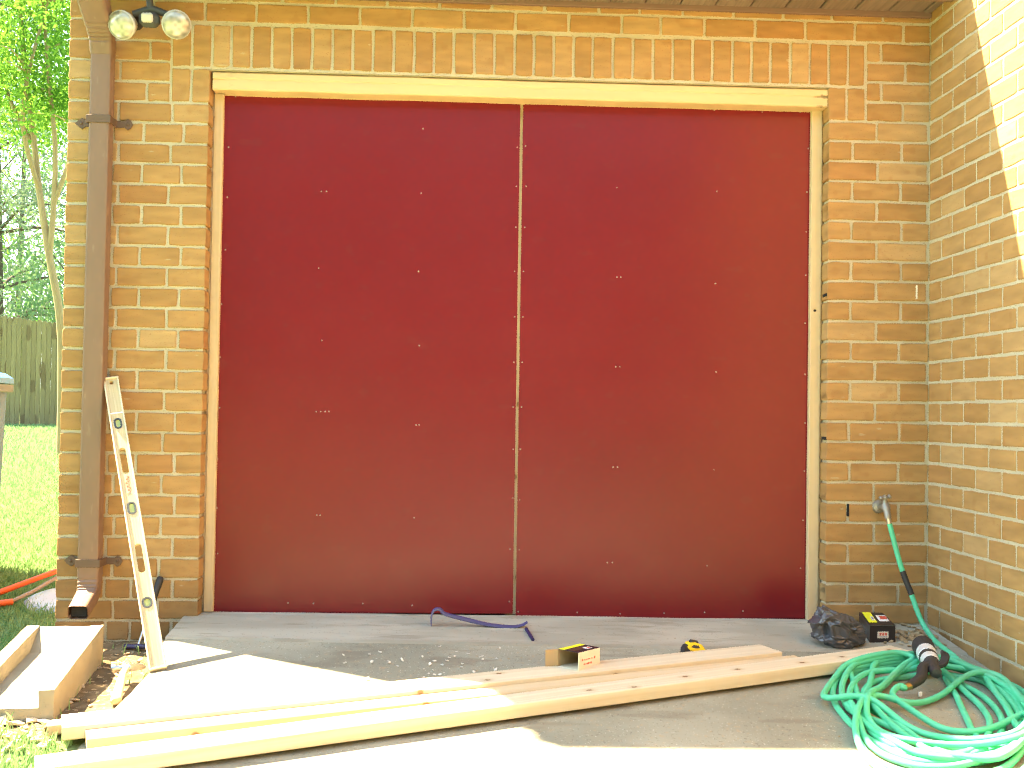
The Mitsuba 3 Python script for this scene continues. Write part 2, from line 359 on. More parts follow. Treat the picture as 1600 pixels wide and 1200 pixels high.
# ------------------------------------------------------------------ measured places (metres; x along the wall, y into it, z up)
DATA = {"sold": [-1.3931, -1.3132, -1.2358, -1.1607, -1.0817, -1.0013, -0.922, -0.8426, -0.7631, -0.6822, -0.6023, -0.5198, -0.4385, -0.3595, -0.2804, -0.1986, -0.1179, -0.0371, 0.0399, 0.1197, 0.1997, 0.2771, 0.3586, 0.439, 0.5208, 0.6014, 0.6834, 0.763, 0.8441, 0.9226, 1.0013, 1.0828, 1.1618, 1.2409, 1.3201, 1.3942], "low": [[-1.3884, -1.3137, -1.2375], [1.2447, 1.3159, 1.3952]], "top1": [-1.4655, -1.2659, -1.0654, -0.8614, -0.6566, -0.4483, -0.2416, -0.0352, 0.1798, 0.3933, 0.5504, 0.7303, 0.9371, 1.1435, 1.3482, 1.5498], "top2": [-1.5663, -1.367, -1.1669, -0.9634, -0.7539, -0.5485, -0.3396, -0.1298, 0.081, 0.3005, 0.4639, 0.6409, 0.8474, 1.0522, 1.2526, 1.4644], "lp": {"even": [-1.5956, -1.3896], "odd": [-1.6136, -1.4947, -1.3406], "even2": [-1.5795, -1.3947], "odd2": [-1.6051, -1.4993, -1.3463]}, "rp": {"even": [1.4435], "odd": [1.341, 1.5446], "even2": [1.4396], "odd2": [1.3343, 1.5391]}, "rup": [[1.4574], [1.5587], [1.4585], [1.5491]], "lup": [[-1.5731], [-1.4769], [-1.5918], [-1.4857]], "scL": [[-1.1585, 2.0781], [-1.0459, 2.0813], [-0.848, 2.0843], [-0.6519, 2.0847], [-0.4524, 2.0903], [-0.2859, 2.0872], [-0.0323, 2.0812], [-1.1823, 1.872], [-1.1832, 1.6696], [-1.1864, 1.4573], [-1.1971, 1.2377], [-1.1976, 1.024], [-1.1959, 0.8211], [-1.1992, 0.616], [-1.1976, 0.4192], [-1.1912, 0.2381], [-0.401, 1.9685], [-0.8073, 1.7021], [-0.7868, 1.7026], [-0.4044, 1.7041], [-0.8117, 1.3903], [-0.4095, 1.3857], [-0.7934, 1.0981], [-0.4019, 1.0843], [-0.811, 0.8114], [-0.7931, 0.8116], [-0.7752, 0.8119], [-0.7598, 0.8121], [-0.4094, 0.763], [-0.3965, 0.7631], [-0.8006, 0.3951], [-0.7878, 0.3953], [-0.4108, 0.3888], [-0.0166, 1.9026], [-0.0169, 1.7423], [-0.017, 1.5745], [-0.0196, 1.3938], [-0.0169, 1.2084], [-0.0168, 1.0233], [-0.0168, 0.8412], [-0.0143, 0.6699], [-0.014, 0.473], [-0.0213, 0.2661], [-0.0208, 0.0547], [-0.9084, 0.0439], [-0.8066, 0.042], [-0.6101, 0.0432], [-0.4126, 0.0368]], "scR": [[0.0306, 2.0856], [0.1883, 2.0848], [0.3703, 2.0873], [0.5822, 2.0853], [0.7951, 2.078], [0.9955, 2.0756], [1.1537, 2.08], [0.0174, 1.9088], [0.0224, 1.7433], [0.0196, 1.5753], [0.0169, 1.3946], [0.017, 1.209], [0.017, 1.0239], [0.0171, 0.8417], [0.0143, 0.6703], [0.0147, 0.4656], [0.015, 0.2639], [0.0161, 0.0137], [0.3956, 1.7472], [0.8092, 1.7414], [0.4001, 1.3789], [0.4159, 1.3792], [0.8077, 1.3609], [0.3994, 1.012], [0.4178, 1.0123], [0.814, 0.9979], [0.3939, 0.6023], [0.4123, 0.6026], [0.8101, 0.597], [0.3752, 0.2152], [0.3961, 0.2153], [0.785, 0.2055], [1.1899, 1.929], [1.186, 1.748], [1.1846, 1.5833], [1.1834, 1.403], [1.1823, 1.2046], [1.184, 0.9935], [1.1856, 0.7934], [1.1845, 0.5963], [1.1808, 0.3944], [1.1717, 0.1981], [0.2551, 0.0126], [0.4301, 0.0084], [0.6108, 0.0121], [0.7764, 0.0157], [0.9347, 0.0218]], "hose": [[[1.532, -0.4776], [1.5508, -0.5401], [1.5733, -0.6404], [1.5993, -0.7264], [1.6208, -0.8242], [1.6086, -0.9474], [1.5415, -1.107], [1.424, -1.2728], [1.3186, -1.3775], [1.1974, -1.4405], [1.106, -1.4448], [1.0297, -1.4226], [0.99, -1.3404], [0.9636, -1.2734], [0.9546, -1.1624], [0.9537, -1.0985], [0.9644, -0.9749], [0.9928, -0.8668], [1.036, -0.7649], [1.1085, -0.6567], [1.2243, -0.5487], [1.3343, -0.5029], [1.4186, -0.5241]], [[1.4769, -0.6026], [1.5359, -0.6721], [1.5556, -0.753], [1.5543, -0.9054], [1.5131, -1.0688], [1.4226, -1.2383], [1.316, -1.3455], [1.2192, -1.3549], [1.1312, -1.3028], [1.0718, -1.2088], [1.0342, -1.1466], [0.9951, -1.0931], [0.987, -1.0265], [1.0095, -0.9214], [1.0421, -0.8097], [1.0939, -0.7109], [1.1662, -0.6205], [1.2857, -0.5324], [1.3847, -0.5162]], [[1.4208, -0.6271], [1.4619, -0.7366], [1.4598, -0.7894], [1.4793, -0.8405], [1.4806, -0.927], [1.4608, -1.0439], [1.4133, -1.1642], [1.3169, -1.3057], [1.1943, -1.4086], [1.134, -1.3813], [1.1035, -1.3156], [1.0915, -1.2169], [1.0746, -1.1229], [1.052, -1.0573], [1.0453, -0.9657], [1.0676, -0.8813], [1.0912, -0.7798], [1.1066, -0.6999], [1.1588, -0.6161], [1.2239, -0.5867], [1.3375, -0.5415], [1.3934, -0.5846]], [[1.4375, -0.6922], [1.4373, -0.912], [1.4242, -1.0186], [1.3907, -1.13], [1.3093, -1.2747], [1.1991, -1.3982], [1.1186, -1.4163], [1.0722, -1.3982], [1.0292, -1.3706], [0.9965, -1.3236], [0.9815, -1.2555], [0.9929, -1.1529], [1.0129, -1.066], [1.0544, -0.9744], [1.1025, -0.8777], [1.1533, -0.7754], [1.2027, -0.6672], [1.2668, -0.5814], [1.3553, -0.5658], [1.4046, -0.6228]], [[1.4471, -0.6702], [1.5051, -0.6904], [1.5465, -0.7443], [1.5219, -0.9111], [1.4905, -1.0412], [1.4388, -1.1835], [1.39, -1.3242], [1.294, -1.4267], [1.227, -1.4534], [1.1633, -1.4753], [1.1045, -1.4882], [1.0536, -1.4839], [1.0134, -1.462], [0.9779, -1.4266], [0.9561, -1.3903], [0.9444, -1.3248], [0.9509, -1.2465], [0.9693, -1.1642], [0.9848, -1.0776], [1.0059, -0.9865], [1.0522, -0.8653], [1.1101, -0.7751], [1.171, -0.728], [1.2566, -0.6999], [1.3408, -0.6784]], [[1.473, -0.6114], [1.5168, -0.6649], [1.5536, -0.7293], [1.5906, -0.8152], [1.5891, -0.9528], [1.5228, -1.1576], [1.4064, -1.378], [1.2864, -1.5122], [1.1665, -1.5789], [1.0435, -1.5868], [0.9721, -1.562], [0.9305, -1.5286], [0.9086, -1.4772], [0.9036, -1.415], [0.9091, -1.3408], [0.9333, -1.2428], [0.9786, -1.1384], [1.0349, -1.0384], [1.103, -0.9322], [1.1883, -0.819], [1.2641, -0.7256], [1.3502, -0.6556], [1.4151, -0.6193]], [[1.4721, -0.6237], [1.5381, -0.7619], [1.5774, -0.9097], [1.5208, -1.1312], [1.376, -1.3656], [1.2413, -1.4753], [1.1537, -1.4575], [1.1122, -1.4306], [1.0845, -1.4032], [1.0828, -1.347], [1.0609, -1.1973], [1.0531, -1.1171], [1.0482, -1.0671], [1.0614, -1.0213], [1.0931, -0.9801], [1.1218, -0.9799], [1.1562, -1.0067], [1.205, -0.997], [1.2746, -0.9488], [1.3517, -0.8867], [1.4377, -0.8092], [1.5097, -0.7755], [1.5537, -0.7751], [1.5813, -0.8078], [1.5837, -0.8721], [1.5493, -1.0298], [1.4761, -1.2167], [1.3809, -1.3561], [1.2821, -1.3771], [1.2106, -1.3734], [1.1428, -1.3612], [1.0946, -1.3451], [1.0472, -1.3259], [1.0062, -1.2889], [0.9915, -1.2286], [0.9997, -1.1552], [1.0331, -1.0672], [1.0871, -0.9742], [1.1904, -0.8246], [1.3108, -0.6754]], [[1.3643, -0.6322], [1.3154, -0.5965], [1.2378, -0.5975], [1.1607, -0.6349], [1.0844, -0.6996], [1.0037, -0.8086], [0.9484, -0.9113], [0.929, -0.9724], [0.9387, -1.0138], [0.9853, -1.0194], [1.0334, -1.0423], [1.0679, -1.0988], [1.0931, -1.1645], [1.1141, -1.2174], [1.1457, -1.2686], [1.189, -1.2986], [1.2315, -1.328], [1.2794, -1.3444], [1.3288, -1.3569], [1.3831, -1.3375], [1.4578, -1.2369], [1.4863, -1.1518], [1.4398, -1.1737], [1.3771, -1.2059], [1.3168, -1.227], [1.2591, -1.2272], [1.2131, -1.2013], [1.1849, -1.1314], [1.1624, -1.0414], [1.149, -0.9887], [1.153, -0.9525], [1.1909, -0.9092], [1.2084, -0.899]]], "hose_short": [[1.4419, -0.6668], [1.4143, -0.7744], [1.3973, -0.8512], [1.3681, -0.9489], [1.3423, -1.0415], [1.31, -1.1507], [1.2966, -1.213]], "drop": [[1.4679, -0.085, 0.417], [1.4897, -0.09, 0.3219], [1.5171, -0.1, 0.2228], [1.5453, -0.12, 0.1508], [1.5692, -0.15, 0.0563], [1.579, -0.2, -0.0329], [1.5735, -0.26, -0.0548]]}

SL = 0.09                                   # the slab falls away from the door
XL, X1, X2, XR = -1.7892, -1.2438, 1.2438, 1.6600
H_TOP = 2.452                               # underside of the frieze board
zk = lambda k: 0.07 + (24 - k) * 0.0813     # bed joints
def slab_z(x, y):
    return SL * np.minimum(y, 0.0)
def soil_z(x, y):
    y = np.asarray(y, float)
    z = np.where(y >= 0, -0.09 + 0.038 * y, np.where(y > -1.5, -0.09 + 0.03 * y, SL * y))
    return np.clip(z, -0.55, 1.6)

# ------------------------------------------------------------------ the setting: lawn and slab
def slab_edge(y):
    return np.interp(y, [-19, -9, -2, -1.0, -0.65, -0.3, 0.0], [-1.36, -1.36, -1.29, -1.266, -1.252, -1.298, -1.303])

gx = np.unique(np.r_[np.linspace(-90, -9, 28), np.linspace(-9, -2.2, 40), np.linspace(-2.2, -1.2, 60), np.linspace(-1.2, 8, 24), np.linspace(8, 90, 20)])
gy = np.unique(np.r_[np.linspace(-60, -8, 20), np.linspace(-8, -1.6, 24), np.linspace(-1.6, 0.9, 100), np.linspace(0.9, 20, 60), np.linspace(20, 120, 30)])
def ground_z(X, Y):
    z = soil_z(X, Y)
    P = np.stack([X, Y, X * 0], -1)
    z = z + 0.020 * (meshkit.fbm(P * 9, 3, 4) - 0.5) * (np.abs(Y) < 3) + 0.10 * (meshkit.fbm(P * 0.25, 3, 5) - 0.5) * np.clip((Y - 3) / 8, 0, 1)
    under = (X > slab_edge(Y) + 0.03) & (X < np.where(Y < -3.4, XR - 0.02, 8.0)) & (Y < 7.5) & (Y > -17.9)
    return np.where(under, np.minimum(z, SL * np.minimum(Y, 0)) - 0.14, z)
tag(obj('lawn', grid(gx, gy, ground_z), 'ground', smooth=True), kind='structure')

TILT[0] = 0.007
def wavy_slab():
    ys = np.unique(np.r_[np.linspace(-18, -6, 14), np.linspace(-6, -2, 24), np.linspace(-2, -0.33, 60), [-0.325, 0.0, 0.35]])
    t = np.r_[np.linspace(0, 0.03, 3), np.linspace(0.05, 1, 60)]
    V, F = [], []
    for y in ys:
        xe = slab_edge(y) + 0.006 * (meshkit.fbm(A([[y * 14, 0, 0]]), 3)[0] - 0.5)
        xr = XR + 0.04
        for a in t:
            x = xe + (xr - xe) * a
            z = (SL * min(y, 0) if y > -6 else -0.54 + 0.006 * (y + 6)) + 0.004 * (meshkit.fbm(A([[x * 2.2, y * 2.2, 1]]), 2)[0] - 0.5)
            V.append((x, y, z - (0.006 if a == 0 else 0)))
    n, m = len(ys), len(t)
    i, j = np.meshgrid(np.arange(n - 1), np.arange(m - 1), indexing='ij')
    a = (i * m + j).ravel()
    F = np.vstack([np.stack([a, a + 1, a + m + 1], 1), np.stack([a, a + m + 1, a + m], 1)])
    V = A(V)
    edge = V[::m]
    low = edge - [0, 0, 0.14]
    o = len(V)
    V = np.vstack([V, edge, low])
    k = np.arange(n - 1)
    F = np.vstack([F, np.stack([o + k, o + n + k, o + n + k + 1], 1), np.stack([o + k, o + n + k + 1, o + k + 1], 1)])
    return V, F
tag(obj('concrete_slab', wavy_slab(), 'concrete', smooth=40), kind='structure')

def apron_mesh():
    xs, t = np.linspace(-1.296, XR - 0.004, 90), np.r_[0, 0.012, np.linspace(0.05, 1, 13)]
    V = []
    for x in xs:
        yf = -0.325 - 0.03 * x + 0.012 * (meshkit.fbm(A([[x * 3, 5, 0]]), 3)[0] - 0.5)
        for b in t:
            y = yf + (0.10 - yf) * b
            z = SL * min(y, 0) + 0.007 + 0.0035 * (meshkit.fbm(A([[x * 3, y * 5, 2]]), 2)[0] - 0.5) - (0.008 if b == 0 else 0)
            V.append((x, y, z))
    n, m = len(xs), len(t)
    i, j = np.meshgrid(np.arange(n - 1), np.arange(m - 1), indexing='ij')
    a = (i * m + j).ravel()
    return A(V), np.vstack([np.stack([a, a + m, a + m + 1], 1), np.stack([a, a + m + 1, a + 1], 1)])
tag(obj('threshold_apron', apron_mesh(), 'apron', smooth=True), kind='structure')

TILT[0] = 0.0
# ------------------------------------------------------------------ brickwork
BR = [0]
def brick(a0, a1, b0, b1, place, depth=0.09, n=3, rough=0.0019, flat=1.0):
    """one brick: irregular outline, chamfered arris; place(a, b, d) -> xyz"""
    BR[0] += 1
    w, h = a1 - a0, b1 - b0
    c = 0.0022
    pts = []
    per = [(0, 0, 1, 0, w, max(2, int(n * w / 0.2))), (1, 0, 0, 1, h, 1), (1, 1, -1, 0, w, max(2, int(n * w / 0.2))), (0, 1, 0, -1, h, 1)]
    for u, v, du, dv, L, k in per:
        e = min(0.0035, L * 0.2) / L
        for t in [e] + [(i + 1) / (k + 1) for i in range(k)] * (L > 0.04) + [1 - e]:
            pts.append((a0 + (u + du * t) * w, b0 + (v + dv * t) * h))
    P = A(pts) + rng.uniform(-rough, rough, (len(pts), 2))
    ctr = P.mean(0)
    inner = ctr + (P - ctr) * (1 - 2 * c / A([w, h]))
    pr = rng.uniform(-0.0012, 0.0012) * flat
    tilt = rng.uniform(-0.006, 0.006, 2) * flat
    dd = pr + (inner - ctr) @ tilt
    m = len(P)
    V = np.vstack([np.c_[inner, dd], np.c_[P, dd + c], np.c_[P, np.full(m, depth)], [[*ctr, pr]]])
    k = np.arange(m); k1 = (k + 1) % m
    F = [np.stack([np.full(m, 3 * m), k, k1], 1)]
    for o in (0, m):
        F += [np.stack([o + k, o + m + k, o + m + k1], 1), np.stack([o + k, o + m + k1, o + k1], 1)]
    F = np.vstack(F)
    X = place(V[:, 0], V[:, 1], V[:, 2])
    uv = np.stack([BR[0] + 0.5 + 0.2 * (V[:, 0] - ctr[0]), 0.2 * V[:, 1]], 1)
    nrm = np.cross(X[F[0, 1]] - X[F[0, 0]], X[F[0, 2]] - X[F[0, 0]])
    out = place(A([0.0]), A([0.0]), A([-1.0]))[0] - place(A([0.0]), A([0.0]), A([0.0]))[0]
    if np.dot(nrm, out) < 0:
        F = F[:, ::-1]
    return X, F, uv

front = lambda a, b, d: np.stack([a, d, b], -1)                 # garage front, faces -y
right = lambda a, b, d: np.stack([XR + d, -a, b], -1)           # house side wall, faces -x; a = distance towards the camera
left = lambda a, b, d: np.stack([XL + d, a, b], -1)             # garage side, faces -x

def mortar_sheet(a0, a1, b0, b1, place, d=0.0055, step=0.012, amp=0.0055):
    xs, ys = np.linspace(a0, a1, max(2, int((a1 - a0) / step))), np.linspace(b0, b1, max(2, int((b1 - b0) / step)))
    V, F = grid(xs, ys, lambda X, Y: X * 0)
    q = np.c_[V[:, :2], np.zeros(len(V))]
    dd = d + amp * (meshkit.fbm(q * 38, 3, 2) - 0.5)
    X = place(V[:, 0], V[:, 1], dd)
    nrm = np.cross(X[F[0, 1]] - X[F[0, 0]], X[F[0, 2]] - X[F[0, 0]])
    out = place(A([0.0]), A([0.0]), A([-1.0]))[0] - place(A([0.0]), A([0.0]), A([0.0]))[0]
    return (X, F[:, ::-1] if np.dot(nrm, out) < 0 else F)

J = 0.0058      # half a joint
gw = thing('garage_wall', 'tan brick garage front wall with a soldier course framing the boarded doorway', 'brick wall')
ms = [mortar_sheet(XL + 0.002, X1 - 0.003, -0.25, zk(0), front), mortar_sheet(X2 + 0.003, XR + 0.012, -0.05, zk(0), front), mortar_sheet(XL + 0.002, X1 - 0.003, zk(0), 2.158, front),
      mortar_sheet(X2 + 0.003, XR + 0.012, zk(0), 2.158, front), mortar_sheet(XL + 0.002, XR + 0.012, 2.158, H_TOP + 0.05, front)]
rev = lambda s: (lambda a, b, d: np.stack([s * (1.2438 + 0.004) + 0 * a + s * d, a, b], -1))
for s in (-1, 1):
    X, F = mortar_sheet(0.004, 0.14, -0.05, 2.158, lambda a, b, d, s=s: np.stack([s * (1.2478 + 0.002 + 0.3 * d), a, b], -1))
    ms.append((X, F))
ms.append((A([[-1.25, 0.004, 2.157], [1.25, 0.004, 2.157], [1.25, 0.14, 2.157], [-1.25, 0.14, 2.157]]), A([[0, 1, 2], [0, 2, 3]])))
obj('mortar', cat(*ms), 'mortar', gw, smooth=40)

def put_brick(parent, *args, **kw):
    X, F, uv = brick(*args, **kw)
    obj('brick', (X, F), 'brick', parent, uv=uv)

def jit(x, s=0.002):
    return x + rng.uniform(-s, s)

for k in range(0, 26):
    b1, b0 = zk(k) - J, zk(k + 1) + J
    t = k / 24.0
    e = 'even' if k % 2 == 0 else 'odd'
    lj = [a + (b - a) * t * 1.35 for a, b in zip(DATA['lp'][e], DATA['lp'][e + '2'])]
    lj = [XL] + [jit(v, 0.004) for v in lj] + [X1 + 0.001]
    for i in range(len(lj) - 1):
        put_brick(gw, lj[i] + (J if i else 0.0), lj[i + 1] - (J if i < len(lj) - 2 else 0.0), b0 + rng.uniform(-.001, .001), b1, front)
    if k < 25:
        rj = [a + (b - a) * t * 1.35 for a, b in zip(DATA['rp'][e], DATA['rp'][e + '2'])]
        rj = [X2 - 0.001] + [jit(v, 0.003) for v in rj] + [XR - (0.010 if k % 2 == 0 else 0.0)]
        for i in range(len(rj) - 1):
            put_brick(gw, rj[i] + (J if i else 0.0), rj[i + 1] - (J if i < len(rj) - 2 else 0.001), max(b0, -0.01), b1, front)
for k in (26, 27):
    for a, b in ((XL, -1.60), (-1.59, -1.40), (-1.39, X1)):
        put_brick(gw, a, b, zk(k + 1) + J, zk(k) - J, front)
SO = DATA['sold']
for i in range(len(SO) - 1):
    put_brick(gw, SO[i] + J, SO[i + 1] - J, 2.170, 2.334 + rng.uniform(-.002, .002), front)
for q in DATA['low']:
    ends = [SO[0]] + q[1:2] + [X1 + 0.001] if q[0] < 0 else [X2 - 0.001] + q[1:2] + [SO[-1]]
    for i in range(2):
        put_brick(gw, ends[i] + (J if (i or q[0] < 0) else 0), ends[i + 1] - (J if (i == 0 or q[0] > 0) else 0), zk(0) + J, 2.156, front)
for r in range(4):
    b1, b0 = zk(-4 + r) - J, zk(-3 + r) + J
    l = [XL] + DATA['lup'][r] + [SO[0]]
    if l[1] - l[0] > 0.24:
        l = [l[0], l[1] - 0.203, *l[1:]]
    for i in range(len(l) - 1):
        put_brick(gw, l[i] + (J if i else 0), l[i + 1] - J, b0, b1, front)
    rr = [SO[-1]] + DATA['rup'][r] + [XR]
    for i in range(len(rr) - 1):
        put_brick(gw, rr[i] + J, rr[i + 1] - (J if i == 0 else 0.001), b0, b1, front)
for kk, js in ((-5, DATA['top1']), (-6, DATA['top2'])):
    js = [j for j in js if XL + 0.03 < j < XR - 0.03]
    l = [XL] + ([js[0] - 0.203] if js[0] - XL > 0.24 else []) + js + [XR]
    for i in range(len(l) - 1):
        put_brick(gw, l[i] + (J if i else 0), l[i + 1] - (J if i < len(l) - 2 else 0.001), zk(kk + 1) + J, zk(kk) - J, front)
print('garage bricks', BR[0])
obj('weep_hole', bbox((1.333, 0.004, 0.446), (0.007, 0.012, 0.05), 0.001), 'hole_black', gw)
obj('caulk_mark', bbox((1.609, -0.001, 1.331), (0.006, 0.004, 0.058), 0.001), 'white_paint', gw)
for zz in (1.314, 0.733):
    obj('joint_gap', bbox((1.2425, 0.030, zz), (0.006, 0.05, 0.012), 0.001), 'hole_black', gw)
# the garage's side going back, never seen from the photograph's place
sv, n0 = [], BR[0]
for k in range(-6, 27):
    for i in range(30):
        a = 0.10 + i * 0.2032 + (0.1016 if k % 2 else 0)
        sv.append(brick(a + J, a + 0.2032 - J, zk(k + 1) + J, zk(k) - J, left, depth=0.02, n=2)[:2])
tag(obj('side_bricks', cat(*sv), 'brick', gw), kind='stuff')
obj('backing', cat(bbox((XL + 0.055, 3.2, 1.15), (0.09, 6.2, 2.85), 0.002), bbox((0, 6.3, 1.15), (3.4, 0.1, 2.85), 0.002), bbox((0, 0.30, 1.2), (2.52, 0.02, 2.6), 0.001),
                   bbox((XL + 0.33, 0.16, 1.15), (0.44, 0.1, 2.7), 0.002), bbox((XR - 0.21, 0.16, 1.15), (0.40, 0.1, 2.7), 0.002), bbox((0, 0.16, 2.33), (3.4, 0.1, 0.3), 0.002)), 'mortar', gw)

# ------------------------------------------------------------------ house wall on the right
hw = thing('house_wall', 'tan brick house wall on the right, at a right angle to the garage, sunlit at its top', 'brick wall')
HH = 3.3
obj('mortar', cat(mortar_sheet(-0.01, 1.3, -0.25, 2.6, right, 0.0032, 0.012, 0.002), mortar_sheet(1.3, 3.6, -0.5, HH, right, 0.0032, 0.03, 0.002), mortar_sheet(-0.01, 1.3, 2.6, HH, right, 0.0032, 0.03, 0.002)), 'mortar', hw, smooth=40)
far = []
for k in range(-16, 30):
    o = 0.1137 if k % 2 == 0 else 0.212
    if k % 2: o = 0.1085 + 0.1035
    js = [0.0] + [o + 0.203 * i for i in range(18)]
    for i in range(len(js) - 1):
        a0, a1 = js[i] + (J if i else 0.002), js[i + 1] - J
        if a0 > 3.55: continue
        a1 = min(a1, 3.6)
        b0, b1 = zk(k + 1) + J, zk(k) - J
        ymid = -(a0 + a1) / 2
        if b1 < SL * ymid - 0.12: continue
        if a1 < 1.02 and -6 <= k <= 24 + 3:
            put_brick(hw, jit(a0, 0.0012), jit(a1, 0.0012), b0 + rng.uniform(-.001, .001), b1, right, flat=0.3)
        else:
            far.append(brick(a0, a1, b0, b1, right, depth=0.02, n=2)[:2])
tag(obj('bricks_beyond', cat(*far), 'brick', hw), kind='stuff')
obj('backing', cat(bbox((4.2, -1.75, 1.4), (4.9, 3.66, 3.8), 0.002), bbox((4.2, 3.3, 1.4), (4.9, 6.3, 3.8), 0.002)), 'mortar', hw)
obj('coping', bbox((4.1, 1.4, HH + 0.06), (5.0, 10.2, 0.1), 0.01), 'frieze', hw)

# ------------------------------------------------------------------ eave, soffit, gutter, roof
rf = thing('garage_roof', 'brown eave of planks, frieze board and gutter over the garage wall', 'roof')
SOF = H_TOP + 0.014
obj('frieze_board', bbox(((XL + XR) / 2, -0.011, H_TOP + 0.02), (XR - XL - 0.004, 0.020, 0.045), 0.002), 'frieze', rf)
x = XL
i = 0
while x < XR - 0.02:
    w = min(0.142, XR - x - 0.002)
    i += 1
    X = bbox((x + w / 2, -0.112, SOF + 0.007 + rng.uniform(-.0015, .0015)), (w - 0.006, 0.176, 0.012), 0.0025)
    obj('soffit_plank', X, 'soffit', rf, uv=np.c_[np.full(len(X.vertices), i + 0.5) + 0.01 * X.vertices[:, 0], X.vertices[:, 1]])
    x += 0.142
obj('soffit_backing', bbox(((XL + XR) / 2, -0.10, SOF + 0.03), (XR - XL, 0.2, 0.012), 0.001), 'brown', rf)
obj('fascia', bbox(((XL + XR) / 2, -0.207, SOF + 0.05), (XR - XL, 0.018, 0.14), 0.003), 'brown', rf)
gs = A([(0, 0), (0.07, 0), (0.085, 0.02), (0.085, 0.055), (0.10, 0.085), (0.10, 0.10), (0.092, 0.10), (0.09, 0.088), (0.077, 0.058), (0.077, 0.024), (0.066, 0.008), (0.006, 0.008), (0.006, 0.10), (0, 0.10)])
gp = np.stack([np.full(2, 0.0), np.zeros(2), np.zeros(2)], 1)
def extr(sec, x0, x1, y, z):
    from shapely.geometry import Polygon
    m = trimesh.creation.extrude_polygon(Polygon(sec), x1 - x0, engine='earcut')
    v = np.array(m.vertices)
    return trimesh.Trimesh(np.stack([x0 + v[:, 2], y - v[:, 0], z + v[:, 1]], 1), m.faces[:, ::-1], process=False)
obj('gutter', extr(gs, XL + 0.03, XR - 0.005, -0.217, SOF - 0.005), 'brown', rf)
obj('gutter_end', bbox((XL + 0.031, -0.262, SOF + 0.045), (0.004, 0.088, 0.095), 0.001), 'brown', rf)
ry0, rz0, ry1 = -0.26, SOF + 0.115, 3.2
rise = (ry1 - ry0) * 0.33
def roof_sheet(ya, za, yb, zb):
    d = norm([0, yb - ya, zb - za]); nrm = A([0, -d[2], d[1]]) * (1 if d[1] > 0 else -1)
    L = np.linalg.norm([yb - ya, zb - za])
    return bbox(A([(XL + XR) / 2, (ya + yb) / 2, (za + zb) / 2]) + nrm * 0.02, (XR - XL + 0.02, L, 0.04), 0.004, np.stack([[1, 0, 0], d, np.cross([1, 0, 0], d)], 1))
obj('shingles', cat(roof_sheet(ry0, rz0, ry1, rz0 + rise), roof_sheet(6.6, rz0, ry1, rz0 + rise)), 'shingle', rf)
obj('gable', prism([(0.0, 2.45), (6.35, 2.45), (6.35, rz0), (ry1, rz0 + rise - 0.02), (0.0, rz0 + 0.07)], 0.05, (XL + 0.07, 0, 0), A([[0, 0, -1.0], [1, 0, 0], [0, 1, 0]])), 'frieze', rf)

# ------------------------------------------------------------------ door opening: frame and two red panels
fr = thing('door_frame', 'pale yellow timber frame around the two red panels', 'door frame')
hx = np.linspace(-1.232, 1.240, 80)
def header_mesh():
    V, m = [], 12
    for i, x in enumerate(hx):
        f = meshkit.fbm(A([[x * 6, 0, 0], [x * 6, 9, 0], [x * 14, 4, 0], [x * 30, 7, 0]]), 3) - 0.5
        e = max(0.0, abs(x + 0.0) - 1.17) / 0.07
        top, bot, mid = 2.1535 + 0.004 * f[0] - 0.008 * e * (f[3] + 0.3), 2.080 + 0.003 * f[1], 2.122 + 0.010 * f[2]
        yb = 0.012 + 0.006 * e * f[3]
        g = 0.0035 * (0.4 + e)
        sec = [(0.12, bot), (yb + 0.004, bot), (yb, bot + 0.004), (yb, mid - 0.004), (yb + g, mid - 0.001), (yb + g, mid + 0.001), (yb - 0.001, mid + 0.004), (yb - 0.001, top - 0.006), (yb + 0.006, top), (0.12, top)]
        V += [(x, a, b) for a, b in sec]
        m = len(sec)
    n = len(hx)
    i, j = np.meshgrid(np.arange(n - 1), np.arange(m), indexing='ij')
    a, b = i * m + j, i * m + (j + 1) % m
    F = np.stack([a, b, b + m, a + m], -1).reshape(-1, 4)
    F = np.vstack([F[:, [0, 1, 2]], F[:, [0, 2, 3]]])
    for base in (0, (n - 1) * m):
        t = [[base, base + q, base + q + 1] for q in range(1, m - 1)]
        F = np.vstack([F, t if base else A(t)[:, ::-1]])
    return A(V), F
obj('header', header_mesh(), 'header', fr, smooth=35)

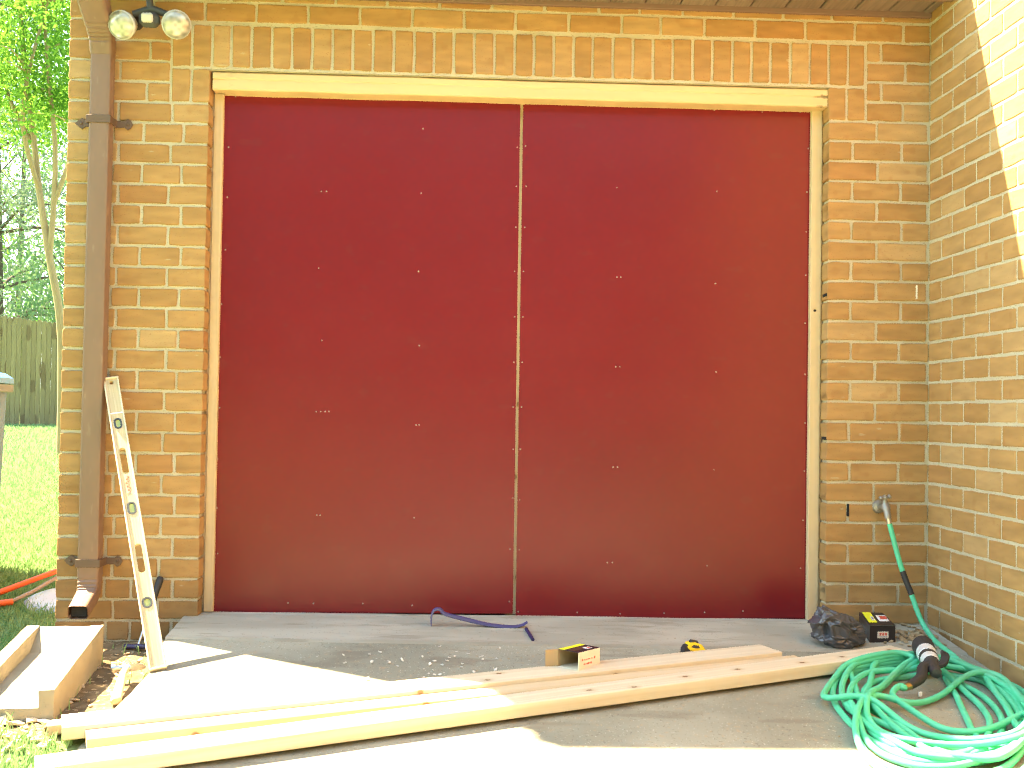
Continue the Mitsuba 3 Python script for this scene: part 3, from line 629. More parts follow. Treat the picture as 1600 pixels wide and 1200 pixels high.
BID = [0]
def board(p0, p1, w, t, side, mname, name, parent=None, nrm=(0, 0, 1), warp=0.002, n=24, ch=0.003):
    """rectangular timber from p0 to p1 (its first corner line); side = direction of its width, thickness along nrm"""
    BID[0] += 1
    p0, p1, nrm = A(p0, float), A(p1, float), norm(nrm)
    d = norm(p1 - p0); side = norm(np.asarray(side, float) - d * np.dot(side, d)); nrm = norm(nrm - d * np.dot(nrm, d) - side * np.dot(nrm, side))
    sec = A([(ch, 0), (w - ch, 0), (w, ch), (w, t - ch), (w - ch, t), (ch, t), (0, t - ch), (0, ch)])
    m = len(sec)
    per = np.r_[0, np.cumsum(np.linalg.norm(np.diff(np.vstack([sec, sec[:1]]), axis=0), axis=1))]
    sec2 = np.vstack([sec, sec[:1]])
    V, UV = [], []
    ts = np.linspace(0, 1, n)
    for s in ts:
        q = A([[s * 3 + BID[0] * 7, 1, 0], [s * 3 + BID[0] * 7, 5, 0]])
        o = (meshkit.fbm(q, 2) - 0.5) * 2 * warp
        for (a, b), r in zip(sec2, per):
            V.append(p0 + (p1 - p0) * s + side * (a + o[0]) + nrm * (b + max(0, o[1]) * (b > t / 2)))
            UV.append((BID[0] * 13.7 + s * np.linalg.norm(p1 - p0), r + BID[0] * 3.1))
    m1 = m + 1
    i, j = np.meshgrid(np.arange(n - 1), np.arange(m), indexing='ij')
    a = (i * m1 + j).ravel()
    F = np.vstack([np.stack([a, a + m1, a + m1 + 1], 1), np.stack([a, a + m1 + 1, a + 1], 1)])
    V, UV = A(V), A(UV)
    for base, fl in ((0, 0), ((n - 1) * m1, 1)):
        o = len(V)
        V = np.vstack([V, V[base:base + m]]); UV = np.vstack([UV, np.c_[UV[base:base + m, 0] + sec[:, 1] * 2, UV[base:base + m, 1] * 0 + sec[:, 0]]])
        tt = A([[o, o + q, o + q + 1] for q in range(1, m - 1)])
        F = np.vstack([F, tt[:, ::-1] if fl else tt])
    if np.dot(np.cross(side, nrm), d) > 0:
        F = F[:, ::-1]
    return obj(name, (V, F), mname, parent, uv=UV)

board((-1.238, 0.072, 0.012), (-1.2375, 0.072, 2.079), 0.037, 0.045, (1, 0, 0), 'pine_yellow', 'jamb', fr, (0, 1, 0), 0.0008)
board((1.193, 0.072, -0.008), (1.197, 0.072, 2.079), 0.0445, 0.045, (1, 0, 0), 'pine_yellow', 'jamb', fr, (0, 1, 0), 0.0008)
board((-0.04, 0.115, 0.0), (-0.04, 0.115, 2.12), 0.085, 0.038, (1, 0, 0), 'pine_warm', 'stud', fr, (0, 1, 0), 0.0005)
obj('backing', bbox((0, 0.20, 1.05), (2.46, 0.01, 2.2), 0.001), 'hole_black', fr)
for sx in (-1, 1):
    obj('bead', bbox((sx * 1.2425, 0.088, 1.04), (0.012, 0.012, 2.06), 0.002), 'pine_weathered', fr, uv=None)
obj('nail_hole', lathe([(0, 0.001), (0.005, 0.0008), (0.0055, 0)], (1.214, 0.0712, 1.255), (0, -1, 0), 10), 'hole_black', fr)

for nm, xa, xb, scs, lab in (('L', (-1.203, -1.2035), (-0.0062, -0.0068), DATA['scL'], 'left red panel of the boarded doorway, with a double row of screws'),
                             ('R', (0.0062, 0.0052), (1.196, 1.192), DATA['scR'], 'right red panel of the boarded doorway, next to the house corner')):
    pn = thing('red_panel', lab, 'panel', 'red panels boarding the doorway')
    zt, zb = 2.112, (0.006 if nm == 'L' else -0.007)
    nx, nz = 40, 60
    V = []
    for i in range(nx + 1):
        for j in range(nz + 1):
            s, t = i / nx, j / nz
            x = (xa[1] * (1 - t) + xa[0] * t) * (1 - s) + (xb[1] * (1 - t) + xb[0] * t) * s
            z = zb + (zt - zb) * t
            bow = 0.0035 * (meshkit.noise(A([[x * 1.9, 3, z * 1.9]]), 9)[0] - 0.5)
            V.append((x, 0.0985 + bow, z))
    V = A(V); m = nz + 1
    i, j = np.meshgrid(np.arange(nx), np.arange(nz), indexing='ij')
    a = (i * m + j).ravel()
    F = np.vstack([np.stack([a, a + m, a + m + 1], 1), np.stack([a, a + m + 1, a + 1], 1)])
    obj('sheet', (V, F), 'red', pn, smooth=True)
    edge = np.r_[np.arange(m), nx * m + np.arange(m)]
    ev, ef = [], []
    for col in (np.arange(m), nx * m + np.arange(m)):
        o = len(ev) and len(np.vstack(ev)) or 0
        ev.append(np.vstack([V[col], V[col] + [0, 0.014, 0]]))
        k = np.arange(m - 1)
        ef += [np.stack([o + k, o + k + 1, o + m + k + 1], 1), np.stack([o + k, o + m + k + 1, o + m + k], 1)]
    obj('edge', (np.vstack(ev), np.vstack(ef)), 'panel_edge', pn)
    for sx, sz in scs:
        by = 0.0985 + 0.0035 * (meshkit.noise(A([[sx * 1.9, 3, sz * 1.9]]), 9)[0] - 0.5)
        r = rng.uniform(0.0028, 0.0037)
        obj('screw', lathe([(0, 0.0018), (r * 0.6, 0.0017), (r, 0.0008), (r * 1.05, -0.001)], (sx, by, sz), (rng.uniform(-.1, .1), -1, rng.uniform(-.1, .2)), 10), 'screw', pn, smooth=40)

# ------------------------------------------------------------------ downspout
dp = thing('downspout', 'brown metal rain downspout strapped to the left end of the brick wall', 'downspout')
cx = -1.6425
def rsec(w, d, r=0.013):
    out = []
    for sx, sy, a0 in ((1, 1, 0), (-1, 1, 90), (-1, -1, 180), (1, -1, 270)):
        for a in (0, 45, 90):
            t = math.radians(a0 + a)
            out.append((sx * (w / 2 - r) + r * math.cos(t), sy * (d / 2 - r) + r * math.sin(t)))
    return A(out)
obj('pipe', sweep(A([[cx + 0.002, -0.055, 2.215], [cx, -0.055, 1.4], [cx - 0.001, -0.055, 0.16]]), rsec(0.082, 0.066), up=(1, 0, 0))[0], 'brown', dp, smooth=35)
def ribbed(path, w0, w1, d0, d1, ribs, amp=0.006):
    P = catmull(A(path), 0.006)
    s = np.r_[0, np.cumsum(np.linalg.norm(np.diff(P, axis=0), axis=1))]; s /= s[-1]
    T = np.gradient(P, axis=0); T /= np.linalg.norm(T, axis=1, keepdims=True)
    V = []
    for p, t, q in zip(P, T, s):
        w, d = w0 + (w1 - w0) * q, d0 + (d1 - d0) * q
        Y = np.cross(t, [1, 0, 0])
        inr = sum(math.exp(-((q - c) / 0.012) ** 2) for c in ribs) * amp
        for a, b in rsec(w, d):
            V.append(p + A([1, 0, 0]) * a * (1 - 0.25 * inr / (w / 2)) + Y * b * (1 - inr / (d / 2)))
    n, m = len(P), 12
    i, j = np.meshgrid(np.arange(n - 1), np.arange(m), indexing='ij')
    a, b = i * m + j, i * m + (j + 1) % m
    F = np.stack([a, b, b + m, a + m], -1).reshape(-1, 4)
    return A(V), np.vstack([F[:, [0, 1, 2]], F[:, [0, 2, 3]]])
obj('upper_elbow', ribbed([(cx + 0.012, -0.262, 2.475), (cx + 0.012, -0.258, 2.42), (cx + 0.010, -0.235, 2.37), (cx + 0.006, -0.14, 2.30), (cx + 0.003, -0.080, 2.255), (cx + 0.002, -0.057, 2.19)], 0.118, 0.086, 0.085, 0.068, [0.62, 0.68, 0.74, 0.80, 0.86]), 'brown', dp, smooth=50)
obj('lower_elbow', ribbed([(cx, -0.055, 0.22), (cx, -0.058, 0.155), (cx + 0.003, -0.085, 0.105), (cx + 0.010, -0.16, 0.080), (cx + 0.018, -0.245, 0.060)], 0.086, 0.072, 0.068, 0.052, [0.24, 0.32, 0.40, 0.48, 0.56]), 'brown', dp, smooth=50)
obj('outlet', bbox((cx + 0.018, -0.228, 0.061), (0.058, 0.004, 0.036), 0.001), 'hole_black', dp)
def strap(z, xa, xb):
    def wing(s, tip):
        o = [(0.041, -0.014), (0.075, -0.012), (0.088, -0.022), (0.100, -0.015), (0.1175 + tip, 0.0), (0.100, 0.015), (0.088, 0.022), (0.075, 0.012), (0.041, 0.014)]
        m = prism([(s * a, b) for a, b in o][::s], 0.005)
        v = np.array(m.vertices)
        return trimesh.Trimesh(np.stack([cx + v[:, 0], -0.002 - v[:, 2], z + v[:, 1]], 1), m.faces if s > 0 else m.faces, process=False)
    band = cat(bbox((cx, -0.090, z), (0.092, 0.004, 0.030), 0.001), bbox((cx - 0.0445, -0.047, z), (0.004, 0.090, 0.030), 0.001), bbox((cx + 0.0445, -0.047, z), (0.004, 0.090, 0.030), 0.001))
    st = obj('strap', cat(wing(-1, -0.002), wing(1, -0.010), band), 'brown_iron', dp)
    for s in (-1, 1):
        obj('rivet', lathe([(0, 0.005), (0.004, 0.004), (0.006, 0)], (cx + s * 0.090, -0.007, z), (0, -1, 0), 10), 'brown_iron', st, smooth=40)
strap(1.927, 0, 0); strap(0.219, 0, 0)

# ------------------------------------------------------------------ flood light
fl = thing('flood_light', 'twin lamp floodlight with motion sensor under the eave at top left', 'floodlight')
ly = -0.155
ctr = A([-1.440, -0.135, 2.322])
obj('canopy', lathe([(0.0, 0.03), (0.04, 0.028), (0.052, 0.012), (0.055, 0)], (-1.452, -0.12, SOF), (0, 0, -1), 24), 'dark_grey', fl, smooth=40)
obj('arm', cat(tube(A([[-1.452, -0.12, SOF - 0.02], [-1.450, -0.125, 2.40], [-1.444, -0.13, 2.345]]), 0.013, 12), tube(A([[-1.51, -0.125, 2.325], [-1.44, -0.125, 2.345], [-1.37, -0.125, 2.325]]), [0.012, 0.017, 0.012], 12)), 'dark_grey', fl, smooth=50)
sb = obj('sensor', bbox((-1.440, -0.150, 2.296), (0.074, 0.06, 0.056), 0.016, frame((0, -0.2, 1))), 'dark_grey', fl)
obj('lens', bbox((-1.441, -0.182, 2.293), (0.044, 0.016, 0.036), 0.007, frame((0, -0.25, 1))), 'lens_white', sb)
for s, px_, pz, ax in ((-1, -1.540, 2.264, (-0.25, -1, -0.42)), (1, -1.332, 2.272, (0.30, -1, -0.38))):
    ax = norm(ax)
    face = A([px_, ly - 0.02, pz])
    lp = obj('lamp', lathe([(0.0, 0.012), (0.020, 0.011), (0.038, 0.006), (0.050, -0.003), (0.0535, -0.009), (0.053, -0.014), (0.047, -0.035), (0.034, -0.066), (0.022, -0.085), (0.018, -0.09), (0, -0.09)], face, ax, 32), 'lamp_glass', fl, smooth=40)
    obj('rim', lathe([(0.0505, 0.0), (0.0545, -0.003), (0.0545, -0.012), (0.0525, -0.016)], face, ax, 32), 'lens_white', lp, smooth=40)
    obj('socket', lathe([(0.0, -0.075), (0.021, -0.076), (0.027, -0.085), (0.027, -0.125), (0.02, -0.135), (0, -0.136)], face, ax, 20), 'black_rubber', lp, smooth=40)

# ------------------------------------------------------------------ spirit level
lv = thing('spirit_level', 'long cream spirit level leaning against the downspout', 'spirit level')
B0, B1 = A([-1.229, -0.642, -0.052]), A([-1.586, -0.040, 0.922])
ld = norm(B1 - B0); LL = np.linalg.norm(B1 - B0)
lx = norm(A([0.95, 0.20, 0]) - ld * np.dot([0.95, 0.20, 0], ld)); ln = np.cross(lx, ld)      # width direction, face normal
if ln[1] > 0: ln = -ln
LW = 0.054
from shapely.geometry import Polygon, Point, box as sbox
from shapely import affinity
def stadium(c, L, w):
    return sbox(-w / 2, c - L / 2 + w / 2, w / 2, c + L / 2 - w / 2).union(Point(0, c - L / 2 + w / 2).buffer(w / 2)).union(Point(0, c + L / 2 - w / 2).buffer(w / 2))
fz = lambda t: t * LL
web = sbox(-LW / 2, 0, LW / 2, LL)
holes = [stadium(fz(0.985), 0.018, 0.014), stadium(fz(0.825), 0.048, 0.028), stadium(fz(0.685), 0.115, 0.023), stadium(fz(0.515), 0.052, 0.030), stadium(fz(0.345), 0.115, 0.023), stadium(fz(0.200), 0.042, 0.034)]
for h in holes: web = web.difference(h)
Lrot = np.stack([lx, ld, ln], 1)
flip = np.linalg.det(Lrot) < 0
def lev(m):
    m = put(m, B0, Lrot)
    return trimesh.Trimesh(m.vertices, m.faces[:, ::-1] if flip else m.faces, process=False)
wm = lev(put(trimesh.creation.extrude_polygon(web, 0.014, engine='earcut'), (0, 0, -0.007)))
obj('web', wm, 'level_cream', lv, uv=np.stack([(wm.vertices - B0) @ ld, (wm.vertices - B0) @ lx], 1))
for s in (-1, 1):
    m = lev(bbox((s * (LW / 2 - 0.002), LL / 2, 0), (0.006, LL, 0.026), 0.0015))
    obj('rail', m, 'level_edge', lv)
for c, L, w in ((0.825, 0.048, 0.028), (0.515, 0.052, 0.030), (0.200, 0.042, 0.034)):
    v = obj('vial_housing', lev(put(trimesh.creation.extrude_polygon(stadium(fz(c), L, w).difference(stadium(fz(c), L - 0.012, w - 0.012)), 0.018, engine='earcut'), (0, 0, -0.009))), 'dark_grey', lv)
    obj('vial', lev(put(trimesh.creation.extrude_polygon(stadium(fz(c), L - 0.012, w - 0.012), 0.008, engine='earcut'), (0, 0, -0.004))), 'vial', v)
for c in (0.0, 1.0):
    obj('end_cap', lev(bbox((0, c * LL + (0.003 if c else -0.003), 0), (LW + 0.003, 0.008, 0.028), 0.002)), 'level_edge', lv)
obj('seam', lev(bbox((0, fz(0.865), 0.0078), (LW - 0.008, 0.005, 0.002), 0.0005)), 'white', lv)
sq = []
for i in range(46):
    t = i / 45.0
    sq.append((0.007 * math.sin(t * 30) * (1 - 0.3 * t) + 0.003 * math.sin(t * 11), fz(0.628 - 0.062 * t), 0.0078))
sq = A(sq)
obj('script', lev(tube(sq, 0.0011, 5)), 'red_ink', lv)

# ------------------------------------------------------------------ tools by the corner
hm = thing('claw_hammer', 'wooden handled hammer lying in the sun beside the splash block', 'hammer')
h0, h1 = A([-1.393, -0.607, -0.062]), A([-1.298, -0.585, -0.060])
hd = norm(h1 - h0); hy = norm(np.cross([0, 0, 1], hd))
obj('head', cat(lathe([(0, 0), (0.014, 0), (0.0155, 0.004), (0.0155, 0.014), (0.011, 0.022), (0.0105, 0.034), (0.014, 0.040), (0.014, 0.058), (0.010, 0.066), (0, 0.066)], h0, hd, 20),
                sweep(A([h0 + hd * 0.055, h0 + hd * 0.08, h0 + hd * 0.100 - hy * 0.006, h0 + hd * 0.112 - hy * 0.016]) + hy * 0, A([(-0.012, -0.007), (0.012, -0.007), (0.012, 0.007), (-0.012, 0.007)]), [1, 0.95, 0.7, 0.25], up=(0, 0, 1))[0]), 'steel', hm, smooth=40)
hc = h0 + hd * 0.049
hp = A([hc + [0, 0.02, 0.0], hc + [0.006, -0.06, -0.006], hc + [0.030, -0.18, -0.018], hc + [0.052, -0.29, -0.030], hc + [0.058, -0.32, -0.032]])
t = np.arange(12) * 2 * np.pi / 12
obj('handle', sweep(catmull(hp, 0.01), np.stack([0.9 * np.cos(t), 1.15 * np.sin(t)], 1), np.interp(np.linspace(0, 1, len(catmull(hp, 0.01))), [0, 0.2, 0.5, 0.8, 0.97, 1], [0.011, 0.010, 0.0125, 0.0145, 0.0155, 0.010]), up=(0, 0, 1))[0], 'hammer_wood', hm, smooth=50)

tl = thing('rubber_grip_hammer', 'hammer with black rubber grip standing on its head behind the level', 'hammer')
g0, g1 = A([-1.384, -0.018, 0.160]), A([-1.424, -0.165, -0.075])
gd = norm(g1 - g0)
P = A([g0 + gd * q for q in (0, 0.004, 0.02, 0.06, 0.10, 0.118, 0.122)])
obj('grip', tube(P, [0.008, 0.013, 0.0145, 0.012, 0.0125, 0.010, 0.006], 14), 'black_rubber', tl, smooth=50)
obj('shaft', tube(A([g0 + gd * 0.11, g0 + gd * 0.20, g1]), 0.0055, 10), 'steel', tl, smooth=50)
obj('head', cat(lathe([(0, -0.055), (0.010, -0.055), (0.011, -0.045), (0.008, -0.03), (0.009, -0.01), (0.010, 0.012), (0.004, 0.05), (0, 0.055)], g1 + gd * 0.004, (0.9, -0.3, 0.05), 14)), 'pry_dark', tl, smooth=40)

# ------------------------------------------------------------------ splash block
sp = thing('splash_block', 'pale concrete splash block on the soil below the downspout outlet', 'splash block')
s0 = A([-1.499, -0.347]); sd = norm(A([-1.426, -1.06]) - s0); sw = A([sd[1], -sd[0]])      # along, to the left
if sw[0] > 0: sw = -sw
ang = math.atan2(sd[0], -sd[1])
def spl(u, v, z):       # u along from the far end, v to the left from the right side
    return A([*(s0 + sd * u + sw * v), z])
SLn, SW_, WT = 0.715, 0.262, 0.043
def zbase(u): return -0.112 - 0.012 * u
def ztop(u): return 0.036 - 0.085 * u
def wall_poly(v0, v1):
    pts = [spl(0, v0, zbase(0)), spl(SLn, v0, zbase(SLn)), spl(SLn, v0, ztop(SLn)), spl(0, v0, ztop(0))]
    qts = [spl(0, v1, zbase(0)), spl(SLn, v1, zbase(SLn)), spl(SLn, v1, ztop(SLn)), spl(0, v1, ztop(0))]
    return trimesh.Trimesh(A(pts + qts)).convex_hull
def slabp(u0, u1, v0, v1, za, zb):
    return trimesh.Trimesh(A([spl(u, v, z) for u, zz in ((u0, za), (u1, zb)) for v in (v0, v1) for z in (zz, zbase(u))])).convex_hull
body = trimesh.boolean.union([wall_poly(0, WT), wall_poly(SW_ - WT, SW_), slabp(0, SLn, WT * 0.5, SW_ - WT * 0.5, ztop(0) - 0.062, ztop(SLn) - 0.052), slabp(0, 0.13, 0.01, SW_ - 0.01, ztop(0) - 0.003, ztop(0.13) - 0.0615)], engine='manifold')
body = body.subdivide_to_size(0.03)
bv = np.array(body.vertices); bv = bv + 0.0035 * (np.stack([meshkit.fbm(bv * 30 + 7 * k, 2, k) for k in range(3)], 1) - 0.5)
obj('body', (bv, np.array(body.faces)), 'splash', sp, smooth=30)

TILT[0] = 0.007
# ------------------------------------------------------------------ lumber
dA = norm([2.228, 0.770, 0.0]); up = norm([0, -SL, 1])
def on_slab(x, y, h=0.0): return A([x, y, SL * y + h])
sideA = A([dA[1], -dA[0], 0])
sag = lambda x, y: on_slab(x, y, 0.003)
k1 = board(sag(-1.361, -1.178), sag(0.867, -0.408), 0.139, 0.038, sideA, 'pine', 'lumber_board', None, up)
tag(k1, 'wide pale pine board at the back of the three boards on the slab', 'board', 'pine boards lying on the slab')
k2 = board(sag(-1.257, -1.2915), sag(0.955, -0.527), 0.088, 0.036, sideA, 'pine_warm', 'lumber_board', None, up)
tag(k2, 'narrow warm toned pine board between the two wide boards', 'board', 'pine boards lying on the slab')
pC0, pC1 = sag(-1.33, -1.472), sag(1.335, -0.400)
dC = norm(pC1 - pC0)
k3 = board(pC0 + A([0.008, -0.021, 0]), pC1 + A([0.008, -0.021, 0]), 0.117, 0.042, A([dC[1], -dC[0], 0]), 'pine', 'lumber_board', None, up)
tag(k3, 'longest pine board, in front, its knotty edge towards the viewer', 'board', 'pine boards lying on the slab')
k4 = board(A([-1.41, -1.150, -0.118]), A([-1.13, -1.062, -0.104]), 0.06, 0.03, sideA, 'pine_weathered', 'scrap_lath', None, up)
tag(k4, 'short grey lath end poking out under the back board on the left', 'lath')

# ------------------------------------------------------------------ nail box on the boards
nb = thing('nail_carton', 'open black and white carton with yellow band lying on the boards', 'carton')
c0 = A([0.105, -0.695]); ua = norm(A([0.080, 0.088])); va = A([ua[1], -ua[0]])
nL, nW, nH = 0.124, 0.084, 0.058
zb = SL * (-0.70) + 0.042
nrot = np.stack([[*ua, 0], [*va, 0], [0, 0, 1]], 1)     # local x: along from the open end, y: towards the right, z up
if np.linalg.det(nrot) < 0: NFLIP = True
else: NFLIP = False
def nbx(m):
    m = put(m, (*c0, zb), nrot)
    return trimesh.Trimesh(m.vertices, m.faces[:, ::-1] if NFLIP else m.faces, process=False)
th = 0.0012
obj('top', nbx(bbox((nL / 2, nW / 2, nH), (nL, nW, th), 0.0003)), 'box_black', nb)
obj('bottom', nbx(bbox((nL / 2, nW / 2, 0.001), (nL, nW, th), 0.0003)), 'card', nb)
obj('right_side', nbx(bbox((nL / 2, nW, nH / 2), (nL, th, nH), 0.0003)), 'card_white', nb)
obj('left_side', nbx(bbox((nL / 2, 0, nH / 2), (nL, th, nH), 0.0003)), 'card', nb)
obj('end', nbx(bbox((nL, nW / 2, nH / 2), (th, nW, nH), 0.0003)), 'card', nb)
def flap(p0, p1, q):
    p0, p1, q = A(p0), A(p1), A(q)
    n_ = norm(np.cross(p1 - p0, q)) * 0.0006
    V = A([p0, p1, p1 + q, p0 + q]); V = np.vstack([V - n_, V + n_])
    return nbx(trimesh.Trimesh(V).convex_hull)
obj('flap', flap((0, 0, 0.003), (0, 0, nH), (-0.030, -0.030, -0.002)), 'card', nb)
obj('flap', flap((0, 0.004, 0.002), (0, nW - 0.004, 0.002), (-0.052, 0.004, -0.009)), 'card_white', nb)
obj('flap', flap((0, nW, 0.002), (0, nW, nH), (-0.012, 0.010, 0.0)), 'card_white', nb)
obj('yellow_band', nbx(bbox((nL / 2, 0.012, nH + 0.0011), (nL - 0.004, 0.022, 0.0006), 0.0002)), 'label_yellow', nb)
obj('brown_panel', nbx(bbox((nL * 0.45, 0.045, nH + 0.0011), (nL * 0.75, 0.030, 0.0006), 0.0002)), 'box_brown', nb)
lg = obj('logo', nbx(bbox((nL * 0.68, 0.060, nH + 0.0016), (0.030, 0.022, 0.0005), 0.0002)), 'white', nb)
obj('mark', nbx(bbox((nL * 0.70, 0.063, nH + 0.0022), (0.018, 0.009, 0.0005), 0.0002)), 'red_ink', lg)
mk = []
for a, b, w in ((0.022, 0.031, 0.007), (0.034, 0.030, 0.010), (0.048, 0.030, 0.008), (0.060, 0.030, 0.012), (0.076, 0.030, 0.009), (0.092, 0.031, 0.007)):
    mk.append(bbox((a, nW + 0.0009, b), (w, 0.0005, 0.0032 if w > 0.0075 else 0.007), 0.0002))
for a in (0.035, 0.050, 0.058, 0.072):
    mk.append(bbox((a, nW + 0.0009, 0.016), (0.009, 0.0005, 0.005), 0.0002))
obj('print_marks', nbx(cat(*mk)), 'red_ink', nb)

# ------------------------------------------------------------------ tape measure behind the boards
tm = thing('tape_measure', 'yellow and black tape measure standing behind the back board', 'tape measure')
tz = SL * -0.455
def tp(m): return put(put(m, (0, 0, 0), np.eye(3) * A([0.95, 0.85, 0.95])), (0.607, -0.474, tz), rotz(0.22))
co = [(-0.043, 0.0), (0.043, 0.0), (0.043, 0.022), (0.038, 0.042), (0.026, 0.055), (0.008, 0.062), (-0.022, 0.061), (-0.036, 0.054), (-0.042, 0.040)]
R90 = A([[1, 0, 0], [0, 0, -1.0], [0, 1, 0]])
cs = Polygon(co).buffer(-0.004).buffer(0.004, quad_segs=3)
obj('case', tp(prism(cs, 0.036, (0, 0.018, 0), R90)), 'black_rubber', tm, smooth=35)
yo = Polygon([(-0.030, 0.052), (-0.018, 0.040), (0.006, 0.034), (0.046, 0.026), (0.044, 0.040), (0.030, 0.058), (0.004, 0.068), (-0.020, 0.066)]).buffer(-0.003).buffer(0.003, quad_segs=3)
obj('shell', tp(prism(yo, 0.041, (0, 0.0205, 0), R90)), 'yellow', tm, smooth=35)
obj('lock_button', tp(bbox((0.004, 0.0, 0.067), (0.034, 0.024, 0.014), 0.005, A([[math.cos(.18), 0, math.sin(.18)], [0, 1, 0], [-math.sin(.18), 0, math.cos(.18)]]))), 'black_plastic', tm)
obj('grip_panel', tp(prism(Polygon([(-0.014, 0.052), (0.004, 0.046), (0.022, 0.046), (0.016, 0.056), (-0.004, 0.060)]), 0.043, (0, 0.0215, 0), R90)), 'black_plastic', tm)
obj('hook', tp(bbox((0.046, 0, 0.006), (0.003, 0.018, 0.012), 0.0008)), 'steel', tm)

# ------------------------------------------------------------------ pry bar and steel pin
pb = thing('pry_bar', 'blue hooked pry bar lying at the foot of the red panels', 'pry bar')
pz = A([(-0.330, -0.004), (-0.3315, 0.018), (-0.3295, 0.038), (-0.322, 0.053), (-0.309, 0.060), (-0.295, 0.056), (-0.284, 0.044), (-0.262, 0.036), (-0.213, 0.024), (-0.161, 0.012), (-0.108, 0.001), (-0.049, -0.005), (-0.006, -0.004), (0.022, 0.003), (0.040, 0.014)])
pp = np.stack([pz[:, 0], np.full(len(pz), -0.105), pz[:, 1] + 0.005], 1)
pc = catmull(pp, 0.006)
q = np.linspace(0, 1, len(pc))
wd = np.interp(q, [0, 0.12, 0.3, 0.55, 0.85, 1], [0.034, 0.030, 0.022, 0.022, 0.026, 0.036]); tk = np.interp(q, [0, 0.05, 0.2, 0.4, 0.8, 1], [0.003, 0.006, 0.012, 0.0135, 0.011, 0.004])
Tn = np.gradient(pc, axis=0); Tn /= np.linalg.norm(Tn, axis=1, keepdims=True)
V = []
for p, t_, w, k in zip(pc, Tn, wd, tk):
    N = np.cross(t_, [0, 1, 0])
    for a, b in ((-1, -.7), (-.8, -1), (.8, -1), (1, -.7), (1, .7), (.8, 1), (-.8, 1), (-1, .7)):
        V.append(p + A([0, 1, 0]) * a * w / 2 + N * b * k / 2)
n_, m_ = len(pc), 8
ii, jj = np.meshgrid(np.arange(n_ - 1), np.arange(m_), indexing='ij')
a_, b_ = ii * m_ + jj, ii * m_ + (jj + 1) % m_
F = np.stack([a_, b_, b_ + m_, a_ + m_], -1).reshape(-1, 4)
F = np.vstack([F[:, [0, 1, 2]], F[:, [0, 2, 3]], [[0, q_, q_ + 1] for q_ in range(1, 7)], [[(n_ - 1) * 8, (n_ - 1) * 8 + q_ + 1, (n_ - 1) * 8 + q_] for q_ in range(1, 7)]])
obj('bar', (A(V), F), 'pry_blue', pb, smooth=40)
wl = bbox(A([-0.165, -0.1145, 0.0165]), (0.075, 0.0006, 0.0035), 0.0002, A([[math.cos(.22), 0, math.sin(.22)], [0, 1, 0], [-math.sin(.22), 0, math.cos(.22)]]))
obj('stamp', wl, 'white_paint', pb)
pin = tag(obj('steel_pin', tube(A([[0.033, -0.137, -0.001], [0.049, -0.284, -0.0135]]), 0.0068, 6), 'pry_dark'), 'short dark steel bar lying on the slab beside the pry bar tip', 'bar')

# ------------------------------------------------------------------ black box and plastic bag by the right jamb
bx = thing('black_carton', 'black carton with yellow label behind the crumpled plastic bag', 'carton')
bo = A([1.332, -0.252]); bu = norm(A([0.097, 0.008])); bvv = norm(A([0.16, 0.98])); bz = SL * -0.252 + 0.006
def bp(u, v, z): return A([*(bo + bu * u + bvv * v), bz + z])
bw, bd, bh = 0.102, 0.215, 0.067
P8 = [bp(0, 0, 0), bp(bw, 0, 0), bp(bw, bd, 0.019), bp(0, bd, 0.019), bp(0, 0, bh), bp(bw, 0, bh - 0.001), bp(bw - 0.004, bd, bh + 0.010), bp(0, bd, bh + 0.012), bp(bw * .5, bd * .55, bh + 0.012)]
hb = trimesh.Trimesh(A(P8)).convex_hull
obj('body', hb, 'box_black', bx)
obj('lid_edge', cat(bbox(bp(bw / 2, -0.0012, bh - 0.002), (bw, 0.002, 0.003), 0.0005, rotz(math.atan2(bu[1], bu[0])))), 'dark_grey', bx)
nrm_top = norm(np.cross(bp(bw, 0, bh) - bp(0, 0, bh), bp(bw * .5, bd * .55, bh + 0.012) - bp(bw * .5, 0, bh - 0.0005)))
def toplab(u0, u1, v0, v1, lift, m, nm, par, zig=0.0):
    f = lambda u, v: bp(u, v, bh - 0.0005 + (0.0125) * v / (bd * .55)) + nrm_top * lift
    pts = [(u0, v0), (u1, v0), (u1, v1), (u0, v1)]
    if zig:
        pts = [(u0, v0), (u1, v0), (u1, v1), (u0, v1), (u0, v1 - zig * 2), (u0 - 0.006, v1 - zig * 2), (u0 - 0.006, v0 + zig), (u0, v0 + zig)]
    Q = Polygon([(0, 0)]) if False else pts
    m3 = prism(Q, 0.0006)
    v = np.array(m3.vertices)
    X = A([f(a, b) for a, b in v[:, :2]]) + nrm_top * v[:, 2:3]
    return obj(nm, trimesh.Trimesh(X, m3.faces, process=False), m, par)
yl = toplab(0.002, 0.036, 0.030, 0.170, 0.002, 'label_yellow', 'yellow_label', bx)
toplab(0.021, 0.033, 0.055, 0.105, 0.0032, 'white', 'barcode_patch', yl)
toplab(0.023, 0.031, 0.065, 0.095, 0.0042, 'grey_ink', 'bars', yl)
wl2 = toplab(0.048, 0.088, 0.045, 0.125, 0.002, 'white', 'white_label', bx)
toplab(0.058, 0.086, 0.070, 0.110, 0.0032, 'red_ink', 'red_mark', wl2)
ang_b = math.atan2(bu[1], bu[0])
fl2 = obj('front_label', bbox(bp(0.052, -0.0016, 0.030), (0.044, 0.0012, 0.025), 0.0003, rotz(ang_b)), 'card_white', bx)
for q_ in range(3):
    obj('letter', bbox(bp(0.042 + 0.011 * q_, -0.0026, 0.033), (0.007, 0.0008, 0.010), 0.0002, rotz(ang_b)), 'red_ink', fl2)
